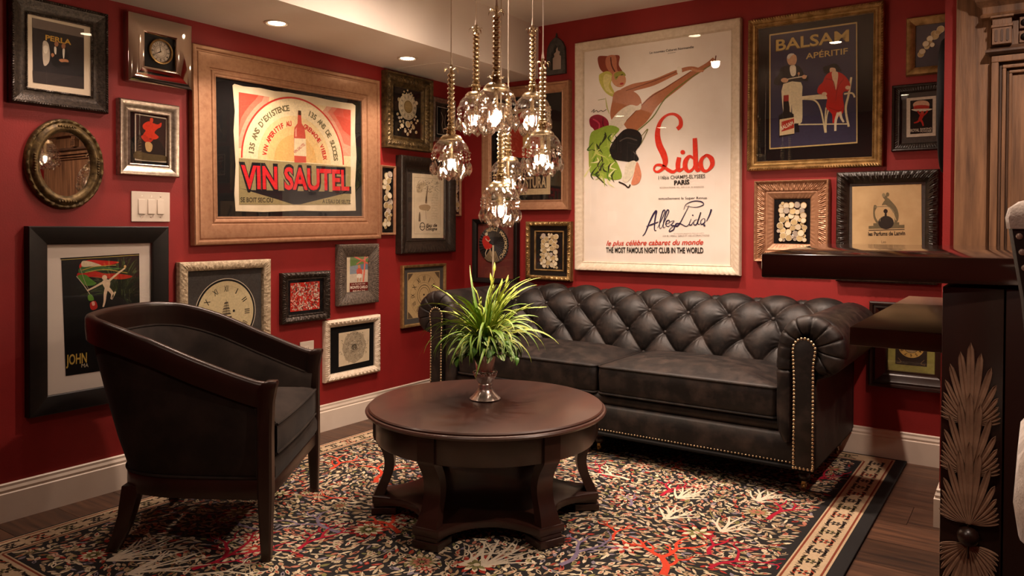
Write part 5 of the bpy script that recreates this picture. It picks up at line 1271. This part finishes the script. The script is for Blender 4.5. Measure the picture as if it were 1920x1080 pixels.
# apron
ra = [[(*(BOTP[k] + inwB[k] * a).to_2d(), z) for a, z in ((-.004, .213), (-.006, .222), (-.006, .276), (-.002, .284), (.026, .284), (.026, .213))] for k in range(NP)]
MB().loft(ra).build('apron', M_DARKWOOD, ch, smooth=40)
MB().box(-.33, .33, -.024, .016, .213, .262).build('front_apron', M_DARKWOOD, ch, bevel=.004)
# seat deck and cushion
MB().loft([[(x, y, z) for y, z in [(-.26, .25), (-.02, .255), (.012, .262), (.024, .285), (.024, .32), (.012, .345), (-.02, .352), (-.26, .345)]] for x in (-.32, -.305, -.1, .1, .305, .32)]).build('seat_deck', M_VELVET, ch, smooth=50)
dsh = [(.292, .012), (.298, -.1), (.292, -.3), (.25, -.43), (.15, -.5), (0, -.515)]
dsh = [(.28, .022)] + dsh; dsh = dsh + [(-a, b) for a, b in dsh[-2::-1]] + [(-.1, .03), (.1, .03)]
dp = catmull([(a, b + .0, 0) for a, b in dsh], 4, True)
rings = []; cc_ = Vector((0, -.22, 0))
for f, z in ((.001, .352), (.93, .352), (.985, .357), (1, .37), (1.004, .41), (1, .455), (.985, .468)):
    rings.append([tuple(cc_ + (q - cc_) * f + Vector((0, 0, z))) for q in dp])
for f, z in ((.93, .478), (.8, .49), (.6, .498), (.3, .503), (.001, .504)):
    rings.append([tuple(cc_ + (q - cc_) * f + Vector((0, 0, z))) for q in dp])
cu_ = MB().loft(rings).build('seat_cushion', M_VELVET, ch, smooth=60)
for z in (.36, .466): MB().tube([(q.x * .998, cc_.y + (q.y - cc_.y) * .998, z) for q in dp], .005, 6, loop=True).build('piping', M_VELVET, cu_)

# ------------------------------------------------------------------ round coffee table
TC = Vector((1.522, -1.79, RZ + .0018))
tb = thing('coffee_table', 'round dark walnut coffee table with six curved legs and a lower shelf', 'table', TC, math.radians(-82))
TZ = .460 - RZ
MB().lathe([(.02, TZ - .03), (.485, TZ - .03), (.497, TZ - .027), (.501, TZ - .019), (.497, TZ - .013), (.489, TZ - .011), (.489, TZ - .006), (.484, TZ - .001), (.478, TZ), (.02, TZ)], 96).build('tabletop', M_TABLE, tb, smooth=30)
MB().lathe([(.43, TZ - .135), (.455, TZ - .135), (.458, TZ - .13), (.458, TZ - .03), (.43, TZ - .03)], 96, cap=(False, False)).build('apron', M_TABLELEG, tb, smooth=40)
# hexagonal shelf with hollow sides
def hexa(R, dip, n=12):
    out = []
    for k in range(6):
        a0, a1 = PI / 3 * k, PI / 3 * (k + 1)
        wv = .058
        A = Vector((R * math.cos(a0), R * math.sin(a0))); B = Vector((R * math.cos(a1), R * math.sin(a1)))
        ta = Vector((-math.sin(a0), math.cos(a0))) * wv; tb_ = Vector((math.sin(a1), -math.cos(a1))) * wv
        P0, P1 = A + ta, B + tb_; mid = (A + B) / 2; mid = mid * (1 - dip / mid.length)
        for i in range(n + 1):
            t = i / n; q = (1 - t) ** 2 * P0 + 2 * t * (1 - t) * (mid * 2 - (P0 + P1) / 2) + t * t * P1; out.append((q.x, q.y))
    return out
MB().prism(hexa(.468, .075), .048, .078).build('lower_shelf', M_TABLELEG, tb, smooth=30, bevel=.004)
legp = [(.078, .42, .462), (.11, .408, .45), (.16, .388, .428), (.21, .38, .42), (.255, .388, .43), (.29, .405, .45), (.315, .42, .466), (.34, .425, .468), (TZ - .03, .425, .468)]
for k in range(6):
    a = PI / 3 * k; c, s_ = math.cos(a), math.sin(a); mb = MB(); rings = []
    LP = catmull([(r0, r1, z) for z, r0, r1 in legp], 4)
    for q in LP:
        w_ = .036 + .008 * max(0, (.14 - q.z) / .06) if q.z < .14 else .036
        rings.append([(r * c - t * s_, r * s_ + t * c, q.z) for r, t in ((q.x, -w_), (q.y, -w_), (q.y, w_), (q.x, w_))])
    mb.loft(rings).build('leg', M_TABLELEG, tb, smooth=50)
    mb = MB()
    for z0, z1, ex in ((0.001, .03, .0), (.03, .048, -.008)):
        mb.add([(r * c - t * s_, r * s_ + t * c, z) for z in (z0, z1) for r, t in ((.37, -.056 - ex), (.472 + ex, -.056 - ex), (.472 + ex, .056 + ex), (.37, .056 + ex))], [(3, 2, 1, 0), (4, 5, 6, 7), (0, 1, 5, 4), (1, 2, 6, 5), (2, 3, 7, 6), (3, 0, 4, 7)])
    mb.build('foot', M_TABLELEG, tb, smooth=0, bevel=.003)

# ------------------------------------------------------------------ silver urn and plant
VC = Vector((1.487, -1.752, .4622))
urn = thing('silver_urn', 'small silver footed urn with a fluted bowl on the coffee table', 'vase', VC)
def flute(r, z, a, i):
    k = 1 + (.035 * abs(math.sin(a * 11)) if 5 <= i <= 11 else .012 * math.sin(a * 12) if i < 4 else 0)
    return r * k, z
MB().lathe([(.062, 0), (.066, .004), (.062, .009), (.05, .02), (.034, .038), (.027, .054), (.03, .062), (.026, .068), (.033, .078), (.043, .094), (.049, .106), (.047, .114), (.04, .118), (.039, .126), (.042, .15), (.048, .184), (.052, .192), (.049, .192), (.044, .18), (.037, .135), (.02, .125)], 66, fn=flute, cap=(True, True)).build('bowl', M_SILVER, urn, smooth=60)
mb = MB()
for k in range(22):
    a = 2 * PI * k / 22; mb.sphere((0.0475 * math.cos(a), .0475 * math.sin(a), .115), .006, 8, 6)
tag(mb.build('beaded_rim', M_SILVER, urn, smooth=60), kind='stuff')
plant = thing('grass_arrangement', 'bright green grass and leafy plant arrangement standing in the silver urn', 'plant', VC + Vector((0, 0, .168)))
M_GRASS = mat('grass_green', '#6f8e2c', '#4c701c', scale=14, rough=.5); M_GRASS2 = mat('grass_lime', '#a3a941', '#7d962f', scale=14, rough=.5); M_LEAF = mat('leaf_green', '#5a8a34', '#3a6324', scale=20, rough=.42)
def stripe_leaf_mat():
    m = bpy.data.materials.new('striped_leaf'); m.use_nodes = True; N = m.node_tree.nodes; L = m.node_tree.links; b = N['Principled BSDF']
    tc = N.new('ShaderNodeTexCoord'); sp_ = N.new('ShaderNodeSeparateXYZ'); L.new(tc.outputs['Object'], sp_.inputs[0])
    wv = N.new('ShaderNodeMath'); wv.operation = 'SINE'; mu = N.new('ShaderNodeMath'); mu.operation = 'MULTIPLY'; mu.inputs[1].default_value = 620; L.new(sp_.outputs[1], mu.inputs[0]); L.new(mu.outputs[0], wv.inputs[0])
    r = N.new('ShaderNodeValToRGB'); r.color_ramp.elements[0].position = .35; r.color_ramp.elements[1].position = .62; r.color_ramp.elements[0].color = lin('#3a6a20'); r.color_ramp.elements[1].color = lin('#bcd08c')
    mr = N.new('ShaderNodeMapRange'); mr.inputs[1].default_value = -1; L.new(wv.outputs[0], mr.inputs[0]); L.new(mr.outputs[0], r.inputs[0]); L.new(r.outputs[0], b.inputs['Base Color']); b.inputs['Roughness'].default_value = .4
    return m
M_STRIPE = stripe_leaf_mat()
def blade_mesh(L, arch, droop, w_, m, seed, twist=.3):
    rd = random.Random(seed); mb = MB(); rows = []; n = 14; x = z = 0; ang = PI / 2 - arch * .15
    for i in range(n + 1):
        t = i / n; hw = w_ * (.55 + .45 * min(1, t * 4)) * (1 - t ** 3) * .5 + .0004
        tw = twist * t
        rows.append([(x, -hw * math.cos(tw), z - hw * math.sin(tw)), (x, 0, z - hw * .35), (x, hw * math.cos(tw), z + hw * math.sin(tw))])
        ang -= (arch + droop * t * t * 2) / n * (1 + .2 * rd.uniform(-1, 1)); x += L / n * math.cos(ang); z += L / n * math.sin(ang)
    mb.loft(rows, closed=False); return mb.mesh('grass_blade', m, smooth=60)
blades = []
for i in range(14):
    blades.append(blade_mesh(.27 + .022 * (i % 5), .35 + .16 * i, .35 + .09 * (i % 6), .0105 + .002 * (i % 3), M_GRASS if i % 2 else M_GRASS2, i, .5))
rp = random.Random(31)
for i in range(175):
    a = rp.uniform(0, 2 * PI); k = min(13, int(14 * rp.random() ** .62)); sc = rp.uniform(.65, 1.15)
    if k < 4: sc *= 1.0
    r0 = rp.uniform(0, .02); zz = rp.uniform(.01, .07)
    obj('grass_blade', blades[k], plant, (r0 * math.cos(a), r0 * math.sin(a), zz), (rp.uniform(-.3, .3), rp.uniform(-.35, .2), a), (sc, sc, sc))
# wispy tall stems with spindle tips
def wisp(L, arch, seed):
    rd = random.Random(seed); mb = MB(); pts = []; x = z = 0; ang = PI / 2; n = 16
    for i in range(n + 1):
        pts.append((x, 0, z)); ang -= arch / n * (1 + .5 * rd.uniform(-1, 1)); x += L / n * math.cos(ang); z += L / n * math.sin(ang)
    mb.tube(pts, [.0028 - .0012 * i / n for i in range(n + 1)], 5)
    for i in (n // 2 + 1, n - 4, n - 1):
        q = Vector(pts[i]); d = (Vector(pts[i]) - Vector(pts[i - 1])).normalized()
        sd = Vector((0, 1, 0)) * (.35 if i % 2 else -.35); dd = (d + sd).normalized(); mb.tube([q, q + dd * .012, q + dd * .028, q + dd * .045], [.0012, .0058, .005, .0006], 6, flat=.5)
    return mb.mesh('wispy_stem', M_GRASS2, smooth=60)
wm = [wisp(.36, .35, 1), wisp(.34, .9, 2), wisp(.33, 1.5, 3), wisp(.30, .6, 4)]
for i in range(20):
    a = rp.uniform(-.9, 1.9) if i < 12 else rp.uniform(0, 2 * PI)
    obj('wispy_stem', wm[i % 4], plant, (.008 * math.cos(a), .008 * math.sin(a), .03), (0, rp.uniform(-.1, .15), a), (rp.uniform(.8, 1.05),) * 3)
# broad leaves around the rim
def leaf_mesh(m, L=.054, w_=.038):
    mb = MB(); rows = []
    for i in range(9):
        t = i / 8; hw = w_ / 2 * math.sin(PI * min(1, t * .93 + .05)) ** .8 + .0003; x = L * t; z = .012 * math.sin(PI * t) - .016 * t * t
        rows.append([(x, -hw, z + hw * .16), (x, -hw * .5, z + .001), (x, 0, z), (x, hw * .5, z + .001), (x, hw, z + hw * .16)])
    mb.loft(rows, closed=False); return mb.mesh('leaf', m, smooth=60)
lms = [leaf_mesh(M_STRIPE), leaf_mesh(M_LEAF, .045, .027), leaf_mesh(M_STRIPE, .046, .032), leaf_mesh(M_LEAF, .034, .018)]
for i in range(120):
    a = rp.uniform(0, 2 * PI); el = rp.uniform(-.35, .9); r0 = rp.uniform(.025, .115); zz = rp.uniform(.05, .115) - r0 * .3
    k = rp.choices((0, 1, 2, 3), (3, 3, 2, 3))[0]; sc = rp.uniform(.85, 1.4)
    obj('leaf', lms[k], plant, (r0 * math.cos(a), r0 * math.sin(a), zz), (rp.uniform(-.5, .5), -el + .35, a + rp.uniform(-.6, .6)), (sc,) * 3)
# a trailing side sprig
for a in (2.6, 3.4, 4.2, .4):
    pts = [(.03 * math.cos(a) * k / 1.2, .03 * math.sin(a) * k / 1.2, .065 + .006 * k - .0032 * k * k) for k in range(6)]
    MB().tube(pts, .0018, 5).build('stem', M_LEAF, plant)
    for k in range(2, 6):
        for sg in (-1, 1): obj('leaf', lms[k % 4], plant, pts[k], (.2 * sg, .5, a + sg * .9), (.9,) * 3)
MB().sphere((0, 0, .02), .036, 12, 8, sc=(1, 1, .7)).build('moss', M_LEAF, plant)

# ------------------------------------------------------------------ crystal pendant cluster
M_GLASS = glass_mat('cut_glass', tint=(.97, .94, .9, 1), ior=1.55, rough=.06, extra=.16)
def crystal_mat():
    m = bpy.data.materials.new('crystal'); m.use_nodes = True; N = m.node_tree.nodes; L = m.node_tree.links; N.remove(N['Principled BSDF'])
    g = N.new('ShaderNodeBsdfGlass'); g.inputs['Color'].default_value = (1, .97, .93, 1); g.inputs['Roughness'].default_value = .02; g.inputs['IOR'].default_value = 1.52
    t = N.new('ShaderNodeBsdfTransparent'); mx = N.new('ShaderNodeMixShader'); mx.inputs[0].default_value = .65
    L.new(t.outputs[0], mx.inputs[1]); L.new(g.outputs[0], mx.inputs[2]); L.new(mx.outputs[0], N['Material Output'].inputs[0]); return m
M_CRYSTAL = crystal_mat()
M_BULB = emit_mat('bulb_glow', (1, .76, .54), BULB_STRENGTH)
M_CORD = mat('cream_cord', '#cdbcaa', rough=.6)
M_BRASS2 = mat('pale_brass', '#d2bf9f', '#b4a07d', scale=30, rough=.26, metal=1)
def scal(nr, amp, i0):
    def fn(r, z, a, i):
        if i >= i0: return r * (1 + amp * abs(math.cos(a * nr / 2)) * .5), z - amp * .12 * abs(math.cos(a * nr / 2)) * (1 if i > i0 else .3)
        return r * (1 + .02 * math.cos(a * nr * 2)), z
    return fn
kite = MB()
def kite_mesh():
    mb = MB(); o_ = [(0, 0), (.007, -.012), (.021, -.033), (.0115, -.05), (0, -.06), (-.0115, -.05), (-.021, -.033), (-.007, -.012)]
    vs = [(a, 0, b) for a, b in o_] + [(a * .45, .010, -.03 + (b + .03) * .5) for a, b in o_] + [(a * .45, -.010, -.03 + (b + .03) * .5) for a, b in o_]
    fs = []
    n = 8
    for k in range(n):
        l = (k + 1) % n; fs += [(k, l, n + l, n + k), (l, k, 2 * n + k, 2 * n + l)]
    fs += [tuple(range(n, 2 * n)), tuple(range(3 * n - 1, 2 * n - 1, -1))]
    return mb.add(vs, fs).mesh('crystal_drop', M_CRYSTAL, smooth=0)
KITE = kite_mesh()
BEADS = MB().sphere((0, 0, .008), .0065, 8, 6).sphere((0, 0, .0215), .0058, 8, 6).sphere((0, 0, .033), .0045, 8, 6).mesh('bead_strand', M_CRYSTAL, smooth=0)
def pendant_meshes():
    d = {}
    sp = [(.0065, -.022)]
    for k in range(12):
        z = -.03 - k * .0185; sp += [(.0075, z), (.0135, z - .0045), (.016, z - .009), (.0135, z - .0138)]
    sp += [(.0075, -.254)]
    def spiral(r, z, a, i): return r * (1 + .0 * a), z + .0035 * math.sin(a)
    d['spindle'] = MB().lathe([(.006, 0), (.006, -.021)] + sp, 14, fn=lambda r, z, a, i: (r, z + (.004 * math.sin(a) if 2 < i < 50 else 0))).mesh('spindle', M_BRASS2, smooth=50)
    d['collar'] = MB().lathe([(.008, -.25), (.017, -.252), (.019, -.256), (.017, -.26), (.012, -.264), (.02, -.272), (.016, -.279), (.02, -.283), (.034, -.287), (.044, -.298), (.046, -.306), (.04, -.308)], 28, fn=lambda r, z, a, i: (r * (1 + (.04 * abs(math.sin(a * 10)) if i >= 8 else 0)), z)).mesh('collar', M_BRASS2, smooth=40)
    mb = MB()
    for lv, n, R, z0, dr in ((0, 6, .03, -.022, .018), (1, 8, .03, -.27, -.012)):
        for k in range(n):
            a = 2 * PI * k / n + lv * .3; c, s_ = math.cos(a), math.sin(a); rows = []
            for i in range(6):
                t = i / 5; r = .006 + R * math.sin(t * 1.5) * .9; z = z0 + (.014 * math.sin(t * PI * .8) - dr * t * t if lv == 0 else .002 + .008 * math.sin(t * 2.4)); hw = .004 * math.sin(PI * (.15 + .83 * t)) + .0004
                rows.append([(r * c - hw * s_, r * s_ + hw * c, z), (r * c, r * s_, z + .0012), (r * c + hw * s_, r * s_ - hw * c, z)])
            mb.loft(rows, closed=False)
    d['leaf_crown'] = mb.mesh('leaf_crown', M_BRASS2, smooth=60)
    d['dome'] = MB().lathe([(.036, -.302), (.05, -.308), (.056, -.314), (.062, -.321), (.066, -.328), (.069, -.336), (.071, -.344), (.079, -.353)], 64, fn=lambda r, z, a, i: (r * (1 + (.035 * (1 if (i + round(a / (2 * PI / 32))) % 2 else 0) if i < 6 else .07 * abs(math.cos(a * 4)))), z - (.006 * abs(math.cos(a * 4)) if i >= 6 else 0)), cap=(False, False)).mesh('glass_dome', M_GLASS, smooth=0)
    d['cup'] = MB().lathe([(.012, -.358), (.03, -.36), (.042, -.366), (.05, -.378), (.054, -.388)], 60, fn=scal(10, .08, 3), cap=(False, False)).mesh('glass_cup', M_GLASS, smooth=40)
    mb = MB()
    for k in range(10):
        a = 2 * PI * k / 10; mb.lathe([(.001, -.43), (.0052, -.424), (.0046, -.375), (.003, -.368)], 6, c=(.030 * math.cos(a), .030 * math.sin(a), 0))
    d['prisms'] = mb.mesh('prism_ring', M_CRYSTAL, smooth=0)
    d['socket'] = MB().lathe([(.009, -.30), (.009, -.372), (.011, -.376), (.011, -.384), (.006, -.386)], 14).mesh('socket', M_BRASS2, smooth=40)
    d['bulb'] = MB().lathe([(.005, -.385), (.008, -.391), (.0092, -.400), (.0075, -.411), (.004, -.422), (.0008, -.43)], 14).mesh('bulb', M_BULB, smooth=60)
    d['ferrule'] = MB().lathe([(.0025, .03), (.005, .008), (.006, 0)], 12).mesh('ferrule', M_CORD, smooth=50)
    return d
PM = pendant_meshes()
def pendant(u, vtop, D, label, group, spin):
    P = at_depth(u, vtop, D)
    t = thing('crystal_pendant_lamp', label, 'pendant lamp', P, spin, group)
    for k in ('spindle', 'collar', 'leaf_crown', 'dome', 'cup', 'prisms', 'socket', 'bulb', 'ferrule'): obj(PM[k].name.split('.')[0], PM[k], t)
    MB().tube([(0, 0, .028), (0, 0, CEIL_H - P.z)], .0026, 6).build('cord', M_CORD, t)
    for k in range(8):
        a = 2 * PI * (k + .5) / 8
        c = obj('crystal_drop', KITE, t, (.076 * math.cos(a), .076 * math.sin(a), -.391), (0, 0, a + PI / 2 + random.uniform(-.5, .5)), (1.05,) * 3)
        obj('bead_strand', BEADS, c)
    for k in range(8):
        a = 2 * PI * k / 8
        obj('crystal_drop', KITE, t, (.046 * math.cos(a), .046 * math.sin(a), -.412), (0, 0, a + PI / 2 + random.uniform(-.5, .5)))
GL = 'crystal pendant lamps over the table'
LH = 'brass spindle crystal pendant lamp of the cluster, hung higher than the lowest one'
for (u, v, D, s_) in ((846, 122, 3.11, .1), (893, 47, 3.25, .5), (931, 12, 2.82, .2), (999, 48, 3.25, .7), (1018, 110, 3.05, .3), (953, 172, 3.35, .9)):
    pendant(u, v, D, LH, GL, s_)
pendant(939, 208, 3.08, 'lowest brass spindle crystal pendant lamp of the cluster over the table', GL, .4)

# ------------------------------------------------------------------ bar top, carved pier, counter
bt = thing('raised_bar', 'thick glossy espresso wooden bar top, raised above the counter', 'bar', (2.89, -2.57, 1.084), math.radians(6.5))
MB().box(0, 1.75, 0, 1.28, 0, .056).build('slab', M_BAR, bt, bevel=.004)
MB().box(.4, 1.5, .35, .95, -.004, 0).build('under_batten', M_DARKWOOD, bt, smooth=0)
pr = thing('bar_pier', 'dark wooden bar pier carved with tiers of feathery leaves', 'bar support', (3.254, -2.5, 0))
MB().box(0, .111, 0, .37, 0, 1.076).build('carved_post', M_DARKWOOD, pr, bevel=.002)
MB().box(.114, .5, .002, .37, 0, 1.076).build('side_panel', M_DARKWOOD, pr, bevel=.002)
MB().box(0.008, .106, .366, .372, .02, 1.07).build('back_panel', M_DARKWOOD, pr, smooth=0)
def feather(L, w_, bend, m=M_FEATHER):
    mb = MB(); rows = []; n = 12
    for i in range(n + 1):
        t = i / n; hw = w_ * (.38 + .62 * smooth01(t * 1.7)) * math.sqrt(max(0, 1 - t ** 7)) * .5 + .0002
        z = L * t; xo = bend * t * t
        rows.append([(xo - hw, .001, z), (xo - hw * .8, -.0035, z), (xo - hw * .15, -.0015, z), (xo + hw * .2, -.0045, z), (xo + hw * .85, -.004, z), (xo + hw, .001, z)])
    mb.loft(rows, closed=False); return mb.mesh('carved_leaf', m, smooth=50)
fan_spec = [(0, .172, .0165, 0), (8, .152, .0155, .003), (19, .128, .014, .006), (32, .098, .012, .009), (45, .076, .0105, .010), (57, .063, .0095, .010), (68, .057, .0085, .010), (78, .0535, .0075, .009), (88, .050, .0065, .008)]
FM = [(a, feather(L, w_, b), feather(L, w_, -b) if a else None) for a, L, w_, b in fan_spec]
def fan(zc, depth, flip=1, k0=0):
    for k, (a, m1, m2) in enumerate(FM):
        for sg, me in (((1, m1), (-1, m2)) if a else ((1, m1),)):
            th = math.radians(a) * sg; x0 = .004 * math.sin(th)
            cx_ = .0535 + .004 * math.sin(th)
            # bend lifts the tips towards the axis
            o = obj('carved_leaf', m2 if (sg > 0 and a) else m1, pr, (cx_, -.0012 - depth - .0006 * (9 - k), zc), None)
            o.rotation_euler = (0, th if flip > 0 else PI - th, 0)
            o.scale = (1 if flip > 0 else -1, 1, 1)
fan(.79, .0); fan(.685, .004); fan(.583, .008); fan(.535, .003, -1); 
MB().sphere((.0535, -.012, .555), .021, 20, 14).build('ball_boss', M_DARKWOOD, pr)
MB().tube([(.0535, -.012, .59), (.0535, -.015, .51)], .0022, 6).build('spike', M_DARKWOOD, pr)
ct = thing('counter_top', 'brown lacquered counter slab, lower than the bar top, before the red wing wall', 'counter', (3.0, -2.128, .88))
MB().box(0, 1.5, 0, 1.17, 0, .05).build('slab', M_COUNTER, ct, bevel=.003)

# ------------------------------------------------------------------ carved walnut cabinet on the wing wall
cb = thing('carved_cabinet', 'tall antique carved walnut cabinet with cornice and fluted blocks', 'cabinet', (3.15, WING_Y - .002, 0))
MB().box(0, .118, -.034, 0, 0, 2.53).build('wide_stile', M_WALNUT, cb, bevel=.002, smooth=0)
X0 = .118
MB().box(X0, 1.15, -.03, 0, 0, 2.53).build('carcass', M_WALNUTDK, cb, smooth=0)
# nested frame mouldings round the door panel
def door_frame(i0, i1, y0, y1, m):
    a = X0 + i0; z = 1.855 - i0 * 1.0
    mb = MB(); mb.box(a, X0 + i1, y1, -.03, .1, 1.855 - i1); mb.box(a, 1.15 - i0, y1, -.03, 1.855 - i1, z); mb.box(1.15 - i1, 1.15 - i0, y1, -.03, .1, 1.855 - i1)
    return mb.build('frame_moulding', m, cb, smooth=0, bevel=.003)
door_frame(.002, .026, -.03, -.075, M_WALNUT); door_frame(.027, .037, -.03, -.060, M_WALNUTDK); door_frame(.037, .050, -.03, -.068, M_WALNUT); door_frame(.051, .058, -.03, -.054, M_WALNUTDK); door_frame(.058, .069, -.03, -.058, M_WALNUT)
MB().box(X0 + .069, 1.15 - .069, -.046, -.03, .1, 1.855 - .069).build('door_panel', M_WALNUT, cb, smooth=0)
# string moulding, frieze, cornice
def ledge(name, prof, x0, m=M_WALNUT):
    """profile (out, z) swept along the front with a return at the left end"""
    r0 = [(x0 - o, 0, z) for o, z in prof]; r1 = [(x0 - o, -.036 - o, z) for o, z in prof]; r2 = [(1.15 + .02, -.036 - o, z) for o, z in prof]
    return MB().loft([r0, r1, r2]).build(name, m, cb, smooth=25)
ledge('string_moulding', [(0, 1.855), (.034, 1.858), (.048, 1.868), (.048, 1.876), (.036, 1.884), (.03, 1.892), (0, 1.893)], X0 + .03, M_WALNUTDK)
MB().box(X0 + .004, 1.15, -.05, -.03, 1.893, 2.0).build('frieze', M_WALNUT, cb, smooth=0)
for xb in (X0 + .004, X0 + .42, X0 + .84):
    k_ = MB().box(xb, xb + .062, -.092, -.05, 1.893, 1.956).box(xb - .003, xb + .065, -.096, -.05, 1.956, 1.966).box(xb, xb + .062, -.09, -.05, 1.966, 1.992).box(xb - .006, xb + .068, -.1, -.05, 1.992, 2.0).build('fluted_block', M_WALNUT, cb, smooth=0, bevel=.0015)
    for q in range(3): MB().prism([(xb + .013 + q * .018 + a, b) for a, b in rrect(-.0045, .0045, 1.903, 1.948, .0044, 4)], -.0945, -.0915, axis='y').build('flute', M_WALNUTDK, k_, smooth=0)
    for zb in (1.917, 1.97):
        b_ = MB().box(xb + .085, xb + .117, -.064, -.05, zb - .022, zb + .022).build('boss_block', M_WALNUT, cb, smooth=0, bevel=.002)
        MB().sphere((xb + .101, -.066, zb), .0125, 14, 10, sc=(1, .7, 1)).build('boss', M_BLKFRAME, b_)
ledge('cornice', [(0, 2.0), (.045, 2.0), (.048, 2.008), (.04, 2.016), (.042, 2.04), (.05, 2.05), (.062, 2.06), (.066, 2.075), (.075, 2.085), (.09, 2.105), (.092, 2.13), (.0, 2.135)], X0 + .012)
MB().box(X0 + .05, 1.15, -.06, -.03, 2.135, 2.5).build('upper_board', M_WALNUT, cb, smooth=0)

# ------------------------------------------------------------------ bar stool at the right edge
bs = thing('bar_stool', 'black leather bar stool with pale hide and large nailheads at the bar', 'bar stool', (3.615, -2.98, 0))
rows = []
def half_w(z): return interp([(.86, .196), (.98, .203), (1.1, .214), (1.19, .228), (1.222, .232), (1.236, .222), (1.242, .2)], z)
M_BLKLEATHER = mat('black_leather', '#1a1513', '#2a221e', scale=30, rough=.5, bump=.2, bscale=120)
for z in (.86, .92, .98, 1.04, 1.1, 1.15, 1.19, 1.205):
    h = half_w(z); y_ = -.12 - (z - .86) * .12
    rows.append([(h * math.sin(a) if False else x * h, y_ + .035 * x * x + d, z) for x, d in ((-1, 0), (-.98, -.012), (-.6, -.02), (0, -.022), (.6, -.02), (.98, -.012), (1, 0), (.98, .03), (.5, .045), (0, .048), (-.5, .045), (-.98, .03))])
MB().loft(rows).build('backrest', M_BLKLEATHER, bs, smooth=50)
rows = []
for z in (1.2, 1.215, 1.228, 1.237, 1.242):
    h = half_w(z); y_ = -.12 - (z - .86) * .12; k = 1.02 if z < 1.23 else .9
    rows.append([(x * h * (1.01 if z < 1.23 else 1), y_ + .035 * x * x + d * k, z) for x, d in ((-1, 0), (-.98, -.014), (-.6, -.023), (0, -.025), (.6, -.023), (.98, -.014), (1, 0), (.98, .032), (.5, .047), (0, .05), (-.5, .047), (-.98, .032))])
MB().loft(rows).build('hide_top', M_HIDE, bs, smooth=50)
nm = MB().sphere((0, 0, 0), .0046, 10, 6, sc=(1, .6, 1)).mesh('nailhead', mat('pewter_nail', '#b9a797', rough=.4, metal=.25), smooth=60)
for sg in (-1, 1):
    z = 1.19
    while z > .88:
        h = half_w(z) - .012; obj('nailhead', nm, bs, (sg * h, -.12 - (z - .86) * .12 + .033 - .0135, z)); z -= .0215
st_ = MB().loft([[(cx_ * f, -.02 + cy_ * f, z) for cx_, cy_ in rrect(-.215, .215, -.2, .2, .07, 6)] for f, z in ((.9, .77), (.99, .785), (1.02, .83), (1.0, .885), (.94, .905), (.5, .918), (.01, .92))]).build('seat', M_HIDE, bs, smooth=60)
for sx in (-1, 1):
    for sy in (-1, 1):
        MB().loft([[(sx * cx_ + a * h, cy_ * sy + b * h - .02, z) for a, b in ((-1, -1), (1, -1), (1, 1), (-1, 1))] for z, cx_, cy_, h in ((0, .205, .19, .014), (.4, .19, .175, .018), (.78, .175, .16, .021))]).build('leg', M_DARKWOOD, bs, smooth=0, bevel=.003)
for a, b in (((-.195, -.2), (.195, -.2)), ((-.195, .16), (.195, .16)), ((-.195, -.2), (-.195, .16)), ((.195, -.2), (.195, .16))):
    MB().tube([(a[0], a[1], .28), (b[0], b[1], .28)], .011, 8).build('footrest', M_DARKWOOD, bs)
